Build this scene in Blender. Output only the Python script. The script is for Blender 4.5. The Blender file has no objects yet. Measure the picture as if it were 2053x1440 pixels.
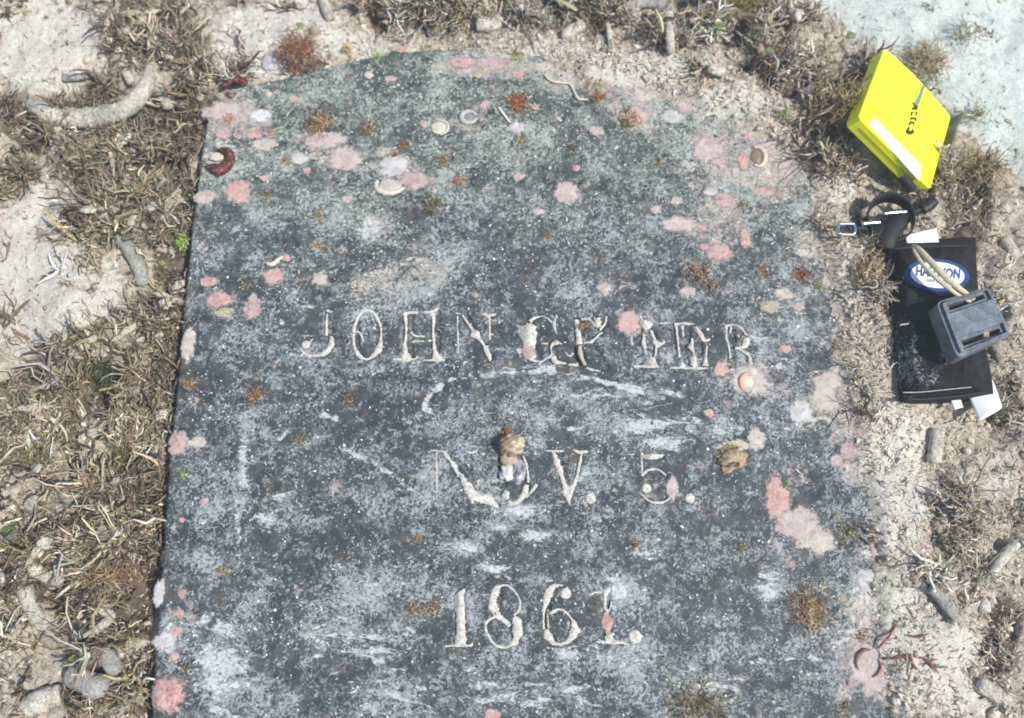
import bpy, bmesh, math
import numpy as np
from mathutils import Vector, Matrix, Quaternion

# ------------------------------------------------------------------ camera, sky, sun
W, H, FPX = 2053.0, 1440.0, 1778.0
TILT = math.radians(17.6)
CAMH = 0.80
CAM = np.array([0.0, -CAMH*math.tan(TILT), CAMH])
sc = bpy.context.scene
COL = sc.collection
cd = bpy.data.cameras.new('camera'); cam = bpy.data.objects.new('camera', cd); COL.objects.link(cam)
cam.location = CAM; cam.rotation_euler = (TILT, 0, 0)
cd.sensor_width = 36; cd.lens = FPX/W*36; cd.clip_start = 0.01; cd.clip_end = 100
sc.camera = cam
cd.dof.use_dof = True; cd.dof.focus_distance = 0.80; cd.dof.aperture_fstop = 3.8
sc.cycles.filter_width = 1.9            # the photograph is slightly soft
SUN_EL, SUN_AZ = math.radians(56), math.radians(-22)
world = bpy.data.worlds.new('World'); sc.world = world; world.use_nodes = True
wn = world.node_tree; wn.nodes.clear()
sky = wn.nodes.new('ShaderNodeTexSky'); sky.sky_type = 'NISHITA'; sky.sun_disc = False
sky.sun_elevation = SUN_EL; sky.sun_rotation = math.radians(90)-SUN_AZ
bg = wn.nodes.new('ShaderNodeBackground'); bg.inputs[1].default_value = 0.12
wo = wn.nodes.new('ShaderNodeOutputWorld')
wn.links.new(sky.outputs[0], bg.inputs[0]); wn.links.new(bg.outputs[0], wo.inputs[0])
sl = bpy.data.lights.new('sun', 'SUN'); sl.energy = 4.4; sl.angle = math.radians(0.6); sl.color = (1.0, 0.96, 0.89)
so = bpy.data.objects.new('sun', sl); COL.objects.link(so)
sdir = Vector((math.cos(SUN_EL)*math.cos(SUN_AZ), math.cos(SUN_EL)*math.sin(SUN_AZ), math.sin(SUN_EL)))
so.rotation_euler = sdir.to_track_quat('Z', 'Y').to_euler(); so.location = (1, -0.3, 2)
vs = sc.view_settings
vs.view_transform = 'Standard'; vs.look = 'None'; vs.exposure = 0.4; vs.gamma = 1.0; vs.use_curve_mapping = False

# ------------------------------------------------------------------ helpers
rng = np.random.default_rng(7)
CT, ST = math.cos(TILT), math.sin(TILT)

def ray(u, v):
    x = (np.asarray(u, float)-W/2)/FPX; y = (H/2-np.asarray(v, float))/FPX
    return np.stack([x, y*CT+ST, y*ST-CT], -1)

def at(u, v, z=0.0):                    # photo position -> point of the horizontal plane at height z
    r = ray(u, v); t = (z-CAM[2])/r[..., 2]
    return CAM + t[..., None]*r

def photo(x, y, z=0.0):                 # place -> photo position, used to look up the layout maps
    dx, dy, dz = x-CAM[0], y-CAM[1], z-CAM[2]
    yc = dy*CT+dz*ST; zc = dy*ST-dz*CT
    return W/2+FPX*dx/zc, H/2-FPX*yc/zc

PX = 1/2200.0                            # metres per photo pixel on the stone, about

_tab = np.random.default_rng(3).random((256, 256))
def vn(x, y):
    xi = np.floor(x).astype(int); yi = np.floor(y).astype(int); fx = x-xi; fy = y-yi
    fx = fx*fx*fx*(fx*(fx*6-15)+10); fy = fy*fy*fy*(fy*(fy*6-15)+10)
    a = _tab[xi & 255, yi & 255]; b = _tab[(xi+1) & 255, yi & 255]
    c = _tab[xi & 255, (yi+1) & 255]; d = _tab[(xi+1) & 255, (yi+1) & 255]
    return (a*(1-fx)+b*fx)*(1-fy)+(c*(1-fx)+d*fx)*fy
def fbm(x, y, oct=4, rough=0.5, s=0.0):
    t = 0; amp = 1; n = 0
    for o in range(oct):
        t = t+amp*vn(x*2**o+17.3*o+s, y*2**o+9.7*o+s*1.7); n += amp; amp *= rough
    return t/n
def sstep(a, b, x):
    t = np.clip((x-a)/(b-a), 0, 1); return t*t*(3-2*t)
def blobs(u, v, L):
    r = np.zeros_like(u, dtype=float)
    for (cx, cy, rx, ry, s) in L:
        r = np.maximum(r, s*np.exp(-(((u-cx)/rx)**2+((v-cy)/ry)**2)))
    return r

def mesh_np(name, V, quads=None, tris=None, smooth=True, attrs=None):
    me = bpy.data.meshes.new(name)
    V = np.asarray(V, np.float32); nq = 0 if quads is None else len(quads); nt = 0 if tris is None else len(tris)
    me.vertices.add(len(V)); me.vertices.foreach_set('co', V.ravel())
    idx = []
    if nq: idx.append(np.asarray(quads, np.int32).ravel())
    if nt: idx.append(np.asarray(tris, np.int32).ravel())
    idx = np.concatenate(idx)
    me.loops.add(len(idx)); me.loops.foreach_set('vertex_index', idx)
    me.polygons.add(nq+nt)
    st = np.concatenate([np.arange(nq)*4, nq*4+np.arange(nt)*3]).astype(np.int32)
    me.polygons.foreach_set('loop_start', st)
    me.polygons.foreach_set('use_smooth', np.full(nq+nt, smooth, dtype=bool))
    for k, a in (attrs or {}).items():
        a = np.asarray(a, np.float32)
        if a.ndim == 2:
            at_ = me.attributes.new(k, 'FLOAT_COLOR', 'POINT')
            if a.shape[1] == 3: a = np.concatenate([a, np.ones((len(a), 1), np.float32)], 1)
            at_.data.foreach_set('color', a.ravel())
        else:
            at_ = me.attributes.new(k, 'FLOAT', 'POINT'); at_.data.foreach_set('value', a)
    me.update(calc_edges=True); me.validate()
    return me

def obj(name, me, mat=None, parent=None, loc=None):
    o = bpy.data.objects.new(name, me); COL.objects.link(o)
    if mat and not me.materials: me.materials.append(mat)
    if loc is not None: o.location = loc
    if parent: o.parent = parent
    return o
def tag(o, label=None, cat=None, group=None, kind=None):
    if label: o['label'] = label
    if cat: o['category'] = cat
    if group: o['group'] = group
    if kind: o['kind'] = kind
    return o
def empty(name, loc, label, cat, group=None):
    o = bpy.data.objects.new(name, None); COL.objects.link(o); o.location = loc; o.empty_display_size = 0.02
    return tag(o, label, cat, group)

class Geo:                                # collects pieces of one mesh
    def __init__(s): s.V = []; s.Q = []; s.T = []; s.C = []; s.n = 0
    def add(s, V, Q=None, T=None, col=(1, 1, 1)):
        V = np.asarray(V, float); s.V.append(V)
        if Q is not None and len(Q): s.Q.append(np.asarray(Q)+s.n)
        if T is not None and len(T): s.T.append(np.asarray(T)+s.n)
        c = np.asarray(col, float); s.C.append(np.broadcast_to(c, (len(V), 3)) if c.ndim == 1 else c)
        s.n += len(V); return s
    def mesh(s, name, smooth=True, off=None):
        V = np.concatenate(s.V)
        if off is not None: V = V-np.asarray(off)
        return mesh_np(name, V, np.concatenate(s.Q) if s.Q else None, np.concatenate(s.T) if s.T else None, smooth, {'col': np.concatenate(s.C)})

def spline(P, n):
    P = np.asarray(P, float)
    if len(P) == 2:
        t = np.linspace(0, 1, n)[:, None]; return P[0]*(1-t)+P[1]*t
    Q = np.vstack([2*P[0]-P[1], P, 2*P[-1]-P[-2]]); out = []
    for t in np.linspace(0, len(P)-1, n):
        i = min(int(t), len(P)-2); f = t-i
        a, b, c, d = Q[i], Q[i+1], Q[i+2], Q[i+3]
        out.append(0.5*((2*b)+(-a+c)*f+(2*a-5*b+4*c-d)*f*f+(-a+3*b-3*c+d)*f**3))
    return np.array(out)

def tube(P, R, sides=8, flat=1.0, cap=True, noise=0.0, nscale=200., up=(0, 0, 1)):
    P = np.asarray(P, float); n = len(P); R = np.broadcast_to(np.asarray(R, float), (n,))
    d = np.gradient(P, axis=0); d /= np.linalg.norm(d, axis=1)[:, None]+1e-12
    upv = np.array(up, float); s = np.cross(d, upv)
    bad = np.linalg.norm(s, axis=1) < 1e-3; s[bad] = np.cross(d[bad], [1, 0.3, 0]); s /= np.linalg.norm(s, axis=1)[:, None]
    t = np.cross(s, d)
    a = np.linspace(0, 2*math.pi, sides, endpoint=False)
    rr = R[:, None]*np.ones((1, sides))
    if noise:
        q = np.arange(n)[:, None]*np.linalg.norm(P[1]-P[0])*nscale+0*a[None]
        rr = rr*(1+noise*(fbm(q+P[0, 0]*977, np.cos(a)[None]*1.7+np.sin(a)[None]*2.3+5+P[0, 1]*531, 3)-0.5)*2)
    V = P[:, None]+rr[..., None]*(np.cos(a)[None, :, None]*s[:, None]+flat*np.sin(a)[None, :, None]*t[:, None])
    V = V.reshape(-1, 3); i = np.arange(n-1)[:, None]*sides; j = np.arange(sides)[None]; k = (j+1) % sides
    Q = np.stack([i+j, i+k, i+sides+k, i+sides+j], -1).reshape(-1, 4)
    T = []
    if cap:
        V = np.vstack([V, P[0]-d[0]*R[0]*0.35, P[-1]+d[-1]*R[-1]*0.35]); m = n*sides
        for j in range(sides):
            T.append((m, (j+1) % sides, j)); T.append((m+1, (n-1)*sides+j, (n-1)*sides+(j+1) % sides))
    return V, Q, np.array(T) if T else None

def poly_extrude(P2, z0, z1, fn):          # polygon (list of 2D) -> prism through fn(x,y,z)
    n = len(P2); A = np.asarray(P2, float); area = 0.5*np.sum(A[:, 0]*np.roll(A[:, 1], -1)-np.roll(A[:, 0], -1)*A[:, 1])
    if area < 0: A = A[::-1]
    bm = bmesh.new(); vs_ = [bm.verts.new((x, y, 0)) for x, y in A]; f = bm.faces.new(vs_); f.normal_update()
    r = bmesh.ops.triangulate(bm, faces=[f], ngon_method='EAR_CLIP'); bm.verts.index_update()
    T = np.array([[v.index for v in q.verts] for q in bm.faces]); bm.free()
    V = np.vstack([np.c_[A, np.full(n, z0)], np.c_[A, np.full(n, z1)]])
    i = np.arange(n); k = (i+1) % n
    Q = np.stack([i, k, k+n, i+n], -1)
    return fn(V), Q, np.vstack([T[:, ::-1], T+n])

# ------------------------------------------------------------------ node shorthand
class Mat:
    def __init__(s, name, rough=0.7, spec=0.3):
        s.m = bpy.data.materials.new(name); s.m.use_nodes = True; s.t = s.m.node_tree; s.t.nodes.clear()
        s.b = s.t.nodes.new('ShaderNodeBsdfPrincipled'); s.o = s.t.nodes.new('ShaderNodeOutputMaterial')
        s.t.links.new(s.b.outputs[0], s.o.inputs[0]); s.b.inputs['Roughness'].default_value = rough
        s.b.inputs['Specular IOR Level'].default_value = spec
        s.tc = s.t.nodes.new('ShaderNodeTexCoord')
    def put(s, sock, v):
        if isinstance(v, (int, float)):
            sock.default_value = v if sock.type == 'VALUE' else (v, v, v, 1)
        elif isinstance(v, (tuple, list)):
            sock.default_value = tuple(v)+((1,) if len(v) == 3 and sock.type == 'RGBA' else ())
        else: s.t.links.new(v, sock)
    def M(s, op, a, b=0.0, c=None):
        n = s.t.nodes.new('ShaderNodeMath'); n.operation = op; s.put(n.inputs[0], a); s.put(n.inputs[1], b)
        if c is not None: s.put(n.inputs[2], c)
        return n.outputs[0]
    def noise(s, scale, detail=2, rough=0.5, dist=0.0, off=None, vec=None, col=False):
        n = s.t.nodes.new('ShaderNodeTexNoise'); n.inputs['Scale'].default_value = scale; n.inputs['Detail'].default_value = detail
        n.inputs['Roughness'].default_value = rough; n.inputs['Distortion'].default_value = dist
        v = vec or s.tc.outputs['Object']
        if off is not None:
            a = s.t.nodes.new('ShaderNodeVectorMath'); a.operation = 'ADD'; s.t.links.new(v, a.inputs[0]); a.inputs[1].default_value = (off, off*1.3, off*0.7); v = a.outputs[0]
        s.t.links.new(v, n.inputs['Vector']); return n.outputs['Color' if col else 'Fac']
    def vor(s, scale, feature='F1', out='Distance', rnd=1.0):
        n = s.t.nodes.new('ShaderNodeTexVoronoi'); n.feature = feature; n.inputs['Scale'].default_value = scale; n.inputs['Randomness'].default_value = rnd
        s.t.links.new(s.tc.outputs['Object'], n.inputs['Vector']); return n
    def ss(s, x, a, b, lo=0.0, hi=1.0):
        n = s.t.nodes.new('ShaderNodeMapRange'); n.interpolation_type = 'SMOOTHSTEP'; s.put(n.inputs[0], x)
        n.inputs[1].default_value = a; n.inputs[2].default_value = b; n.inputs[3].default_value = lo; n.inputs[4].default_value = hi; return n.outputs[0]
    def mix(s, f, a, b, mode='MIX'):
        n = s.t.nodes.new('ShaderNodeMix'); n.data_type = 'RGBA'; n.blend_type = mode; s.put(n.inputs[0], f); s.put(n.inputs[6], a); s.put(n.inputs[7], b); return n.outputs[2]
    def attr(s, name, col=False):
        n = s.t.nodes.new('ShaderNodeAttribute'); n.attribute_name = name; return n.outputs['Color' if col else 'Fac']
    def hsv(s, c, v):
        n = s.t.nodes.new('ShaderNodeHueSaturation'); s.put(n.inputs['Color'], c); s.put(n.inputs['Value'], v); return n.outputs[0]
    def color(s, c): s.put(s.b.inputs['Base Color'], c); return s
    def bump(s, h, dist=0.001, st=1.0):
        n = s.t.nodes.new('ShaderNodeBump'); n.inputs['Distance'].default_value = dist; n.inputs['Strength'].default_value = st
        s.put(n.inputs['Height'], h); s.t.links.new(n.outputs[0], s.b.inputs['Normal']); return s

def plain(name, c, rough=0.6, var=0.25, scale=300, spec=0.3, metal=0.0, bump=0.0):
    m = Mat(name, rough, spec); n = m.noise(scale, 4, 0.6)
    m.color(m.hsv(c, m.ss(n, 0.2, 0.8, 1-var, 1+var))); m.b.inputs['Metallic'].default_value = metal
    if bump: m.bump(m.noise(scale*1.5, 3, 0.6), bump)
    return m.m

def col_mat(name, rough=0.8, scale=600, var=0.3, bump=0.0006, light=(0.62, 0.57, 0.48), amount=0.35, spec=0.2):
    # colour carried by the piece itself, broken up by grain and pale sediment caught in it
    m = Mat(name, rough, spec); n = m.noise(scale, 4, 0.65)
    c = m.hsv(m.attr('col', True), m.ss(n, 0.25, 0.75, 1-var, 1+var))
    k = m.M('MULTIPLY', m.ss(m.noise(scale*0.45, 5, 0.7, off=3.1), 0.5, 0.68), amount)
    m.color(m.mix(k, c, light)); m.bump(n, bump); return m.m

# ------------------------------------------------------------------ the gravestone's outline, carved strokes
LEFT = [(272, 1900), (303, 1440), (318, 1200), (327, 1080), (340, 900), (356, 760), (366, 640), (376, 540), (386, 440), (396, 370), (405, 300), (412, 250), (424, 198), (444, 184), (480, 173), (575, 154), (650, 135), (720, 118), (800, 104), (870, 98), (915, 96)]
RIGHT = [(1850, 1900), (1815, 1440), (1800, 1250), (1782, 1100), (1768, 980), (1746, 850), (1722, 730), (1698, 610), (1670, 470), (1655, 400), (1648, 340), (1640, 300), (1612, 276), (1540, 258), (1450, 212), (1350, 175), (1250, 148), (1130, 120), (1050, 106), (960, 98), (925, 96)]
LW = np.array([at(*p)[:2] for p in LEFT]); RW = np.array([at(*p)[:2] for p in RIGHT])
OUT = np.vstack([LW, RW[::-1]])

def outline_sd(x, y):
    d = np.full(x.shape, 1e9); ins = np.zeros(x.shape, bool); n = len(OUT)
    for i in range(n):
        a = OUT[i]; b = OUT[(i+1) % n]; e = b-a; L = e@e
        t = np.clip(((x-a[0])*e[0]+(y-a[1])*e[1])/max(L, 1e-12), 0, 1)
        d = np.minimum(d, np.hypot(x-a[0]-t*e[0], y-a[1]-t*e[1]))
        c = ((a[1] > y) != (b[1] > y)) & (x < (b[0]-a[0])*(y-a[1])/(b[1]-a[1]+1e-15)+a[0]); ins ^= c
    return np.where(ins, -d, d)

# every letter: S = pale silt lines (x, y, width), P = silt patches, C = cut strokes, D = drilled round points
LETTERS = [
 ('J', dict(S=[[(655, 622, 5), (667, 625, 3)], [(655, 630, 4), (654, 650, 4), (654, 673, 6)], [(664, 674, 5), (665, 688, 11), (657, 702, 15), (645, 711, 9), (630, 714, 5), (615, 711, 5), (606, 704, 5), (603, 699, 3)], [(619, 690, 6), (625, 682, 4), (628, 678, 2)]], D=[(613, 691, 9)], C=[[(660, 626, 18), (660, 690, 18)], [(660, 690, 18), (645, 705, 14), (620, 708, 10)]])),
 ('O', dict(S=[[(735, 621, 5), (720, 632, 7), (711, 652, 5), (708, 672, 6), (709, 690, 5), (716, 708, 8), (726, 718, 8), (738, 720, 5), (748, 713, 9), (758, 702, 14), (763, 685, 7), (764, 668, 4), (762, 652, 5), (754, 634, 7), (745, 624, 6), (735, 621, 5)], [(713, 664, 3), (721, 667, 4), (726, 678, 4), (728, 686, 5)]], C=[[(714, 648, 16), (714, 700, 16)], [(758, 648, 14), (758, 700, 16)]])),
 ('H', dict(S=[[(811, 628, 8), (813, 645, 7), (814, 662, 4), (811, 690, 7), (812, 704, 11), (813, 714, 20), (813, 720, 26)], [(788, 720, 4), (812, 721, 5), (832, 720, 4), (838, 714, 3)], [(809, 628, 6), (826, 626, 7), (838, 627, 4)], [(824, 666, 7), (832, 673, 4), (852, 674, 4)], [(866, 627, 10), (869, 640, 6), (868, 660, 4), (870, 690, 6), (872, 706, 9), (875, 714, 18), (876, 721, 26)], [(848, 722, 4), (892, 722, 5)], [(848, 626, 3), (866, 624, 7), (880, 616, 5)], [(826, 685, 4), (850, 684, 3)]], C=[[(818, 630, 24), (818, 714, 24)], [(872, 630, 24), (872, 714, 24)], [(830, 674, 7), (860, 674, 7)]])),
 ('N', dict(S=[[(917, 634, 4), (918, 670, 3), (919, 708, 5)], [(927, 632, 4), (943, 655, 6), (955, 671, 9), (969, 690, 6), (975, 702, 10), (980, 713, 9), (983, 724, 4)], [(981, 634, 4), (982, 658, 3), (982, 682, 5)], [(968, 629, 4), (981, 632, 8), (995, 630, 4)], [(983, 670, 5), (990, 671, 4)]], P=[[(897, 716), (905, 709), (919, 711), (938, 717), (940, 724), (929, 731), (921, 743), (910, 737), (899, 728)], [(940, 673), (947, 661), (961, 664), (963, 674), (955, 679)]], C=[[(930, 634, 18), (980, 718, 20)]])),
 ('G', dict(S=[[(1062, 645, 8), (1070, 638, 7), (1085, 634, 3), (1097, 638, 3), (1108, 647, 5)], [(1114, 637, 2), (1111, 650, 8), (1113, 660, 6), (1116, 669, 2)], [(1056, 716, 6), (1072, 723, 5), (1086, 725, 4), (1098, 717, 5), (1108, 713, 9), (1114, 725, 10), (1136, 729, 3)], [(1106, 710, 3), (1105, 695, 4), (1110, 688, 6)], [(1086, 688, 3), (1099, 689, 4)]], P=[[(1035, 652), (1050, 654), (1056, 646), (1068, 650), (1077, 656), (1077, 668), (1074, 684), (1072, 700), (1073, 718), (1062, 720), (1050, 706), (1036, 707), (1034, 698), (1050, 697), (1048, 684), (1042, 672), (1033, 664)], [(1104, 690), (1115, 681), (1127, 691), (1112, 692)]], C=[[(1058, 646, 22), (1056, 700, 24)], [(1108, 690, 18), (1108, 720, 18)]])),
 ('R', dict(S=[[(1156, 641, 9), (1157, 655, 8), (1160, 672, 11), (1163, 690, 13)], [(1165, 640, 3), (1180, 640, 4), (1190, 647, 3), (1194, 655, 4)], [(1216, 634, 4), (1213, 648, 4), (1202, 661, 6)], [(1170, 687, 3), (1187, 684, 5), (1200, 672, 4), (1208, 666, 3)], [(1140, 731, 4), (1160, 731, 9)], [(1132, 705, 3), (1142, 714, 4), (1150, 708, 3)], [(1176, 738, 4), (1190, 742, 5), (1204, 745, 3)]], P=[[(1190, 640), (1203, 636), (1206, 648), (1199, 660), (1193, 650)]], C=[[(1160, 640, 24), (1162, 728, 24)], [(1175, 684, 14), (1212, 650, 18)], [(1185, 690, 18), (1215, 735, 16)]])),
 ('E', dict(S=[[(1266, 672, 4), (1267, 692, 3)], [(1291, 668, 3), (1291, 688, 9), (1294, 700, 5), (1296, 712, 3)], [(1305, 662, 4), (1312, 680, 8), (1318, 690, 13), (1333, 687, 5)], [(1316, 694, 5), (1314, 714, 5)], [(1270, 734, 4), (1300, 735, 6), (1321, 736, 4)]], P=[[(1277, 622), (1284, 612), (1297, 608), (1297, 624), (1288, 632), (1296, 643), (1299, 638), (1308, 640), (1306, 658), (1292, 661), (1282, 648)], [(1297, 719), (1312, 716), (1316, 727), (1322, 736), (1300, 735)]], C=[[(1278, 645, 22), (1280, 728, 22)], [(1296, 650, 16), (1312, 676, 14)], [(1312, 690, 16), (1314, 730, 16)]])),
 ('E', dict(S=[[(1322, 648, 3), (1345, 647, 4)], [(1352, 650, 6), (1372, 648, 5), (1393, 650, 4)], [(1356, 654, 5), (1359, 680, 5), (1363, 717, 4)], [(1368, 652, 5), (1370, 675, 4)], [(1388, 678, 4), (1388, 696, 8), (1392, 712, 5), (1397, 735, 6)], [(1396, 654, 5), (1404, 668, 10), (1412, 682, 9), (1424, 680, 5)], [(1418, 692, 4), (1415, 718, 5), (1415, 734, 13)], [(1344, 737, 3), (1380, 738, 4), (1420, 738, 4)]], P=[[(1377, 695), (1385, 689), (1391, 697), (1387, 704)], [(1362, 738), (1366, 718), (1375, 736)], [(1383, 716), (1394, 714), (1396, 738), (1384, 732)]], C=[[(1350, 654, 18), (1352, 734, 18)], [(1378, 654, 18), (1380, 734, 18)], [(1404, 690, 12), (1406, 734, 14)]])),
 ('R', dict(S=[[(1456, 652, 5), (1456, 674, 6), (1461, 692, 5), (1464, 718, 3)], [(1455, 653, 5), (1468, 651, 5), (1480, 653, 4), (1490, 662, 4), (1496, 672, 5)], [(1499, 678, 13), (1496, 690, 15), (1486, 697, 5), (1474, 698, 6)], [(1466, 655, 4), (1464, 668, 4)], [(1480, 699, 4), (1496, 707, 6), (1503, 716, 6), (1505, 730, 9)], [(1464, 740, 3), (1480, 741, 5), (1500, 737, 3)]], C=[[(1464, 654, 20), (1468, 734, 18)], [(1492, 660, 12), (1492, 692, 14)], [(1490, 702, 14), (1508, 735, 14)]])),
 ('N', dict(S=[[(864, 903, 3), (880, 904, 3), (897, 906, 5)], [(875, 906, 3), (876, 998, 3)], [(890, 907, 4), (897, 917, 8), (902, 923, 3), (909, 932, 10), (917, 947, 7), (922, 954, 10)], [(932, 904, 3), (945, 907, 6), (957, 904, 3)]], P=[[(857, 1011), (867, 1006), (876, 1001), (894, 1009), (894, 1012)], [(919, 953), (929, 950), (937, 965), (949, 974), (953, 985), (968, 989), (984, 992), (993, 1003), (1001, 1014), (1000, 1021), (984, 1012), (965, 1008), (952, 1003), (948, 1010), (943, 1003), (936, 995), (929, 976)]], C=[[(894, 908, 20), (955, 1000, 22)], [(944, 910, 6), (946, 985, 5)]])),
 ('O', dict(S=[[(1048, 914, 3), (1054, 928, 5), (1058, 946, 5), (1059, 968, 5)], [(1056, 972, 9), (1052, 988, 12), (1043, 1003, 10), (1032, 1010, 6), (1020, 1008, 6)], [(1077, 971, 8), (1066, 985, 6), (1055, 997, 5)], [(966, 910, 3), (972, 912, 5)]], P=[[(1003, 993), (1011, 983), (1021, 986), (1022, 998), (1033, 1010), (1024, 1011), (1012, 1004)]], C=[[(1010, 925, 24), (1004, 965, 24), (1012, 990, 22)], [(1048, 920, 18), (1052, 975, 20)]])),
 ('V', dict(S=[[(1107, 905, 3), (1112, 914, 9), (1120, 935, 11), (1127, 956, 8), (1133, 974, 10), (1138, 988, 18), (1140, 1000, 10), (1141, 1011, 2)], [(1166, 907, 4), (1163, 928, 6), (1157, 955, 6), (1149, 976, 10), (1142, 990, 10)], [(1092, 904, 2), (1107, 904, 3), (1131, 904, 5)], [(1150, 902, 4), (1163, 907, 9), (1178, 905, 5)]], C=[[(1118, 908, 22), (1140, 1000, 18)], [(1164, 908, 7), (1144, 990, 7)]])),
 ('.', dict(D=[(1184, 999, 11)])),
 ('5', dict(S=[[(1262, 912, 2), (1273, 911, 4)], [(1287, 908, 5), (1287, 935, 4), (1288, 952, 4)], [(1287, 954, 6), (1297, 944, 6), (1311, 940, 4), (1325, 944, 4), (1335, 954, 5)], [(1284, 988, 2), (1296, 1000, 4), (1308, 1007, 5), (1330, 1007, 5), (1344, 998, 5)]], P=[[(1285, 910), (1333, 912), (1322, 919), (1306, 928), (1300, 934), (1290, 936)]], D=[(1296, 979, 10)], C=[[(1292, 912, 12), (1328, 915, 10)], [(1310, 946, 10), (1346, 965, 16), (1345, 990, 18), (1320, 1004, 10)]])),
 ('.', dict(D=[(1383, 999, 10)])),
 ('1', dict(S=[[(892, 1296, 3), (915, 1294, 5), (943, 1294, 5), (947, 1288, 3)]], P=[[(911, 1195), (920, 1187), (932, 1177), (932, 1186), (930, 1200), (932, 1215), (933, 1250), (935, 1293), (913, 1294), (915, 1250), (912, 1215)]], C=[[(922, 1190, 24), (924, 1290, 22)]])),
 ('8', dict(S=[[(1004, 1174, 5), (1018, 1174, 4), (1034, 1188, 4), (1043, 1207, 5), (1040, 1224, 8), (1030, 1234, 5)], [(1004, 1174, 5), (994, 1184, 14), (987, 1203, 13), (988, 1218, 16), (997, 1234, 11), (1013, 1246, 9), (1022, 1256, 6)], [(1030, 1238, 10), (1038, 1252, 18), (1039, 1270, 18), (1032, 1286, 12), (1018, 1297, 5), (1000, 1297, 5), (986, 1286, 5), (975, 1267, 5), (974, 1250, 5), (983, 1241, 5), (996, 1236, 4)]], C=[[(996, 1190, 18), (998, 1225, 18)], [(1030, 1250, 18), (1032, 1285, 16)]])),
 ('6', dict(S=[[(1128, 1174, 4), (1113, 1174, 8), (1102, 1185, 16), (1096, 1200, 13), (1092, 1214, 7), (1089, 1240, 4), (1090, 1262, 4)], [(1098, 1222, 4), (1099, 1260, 4)], [(1096, 1262, 8), (1099, 1276, 18), (1110, 1289, 8), (1122, 1292, 5), (1138, 1287, 8), (1151, 1268, 15), (1152, 1254, 11), (1145, 1240, 4), (1132, 1225, 5), (1118, 1222, 5), (1106, 1228, 9), (1100, 1234, 5)]], D=[(1134, 1190, 11)], C=[[(1098, 1190, 18), (1094, 1260, 14)], [(1148, 1245, 16), (1146, 1280, 16)]])),
 ('1', dict(S=[[(1182, 1195, 4), (1192, 1188, 4), (1208, 1187, 3)], [(1222, 1178, 8), (1214, 1188, 9), (1213, 1205, 5), (1213, 1220, 6), (1222, 1223, 4), (1226, 1206, 4)], [(1217, 1224, 4), (1217, 1236, 3)], [(1196, 1287, 4), (1212, 1288, 6), (1240, 1288, 7), (1262, 1292, 4)]], P=[[(1213, 1268), (1229, 1267), (1232, 1284), (1250, 1290), (1212, 1290)]], C=[[(1216, 1190, 16), (1220, 1286, 20)]])),
 ('.', dict(D=[(1273, 1277, 13)])),
]
GREY_LINES = [[(1047, 1165, 3), (1080, 1164, 3), (1108, 1164, 2)], [(1545, 398, 2), (1592, 398, 2)]]

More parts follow.
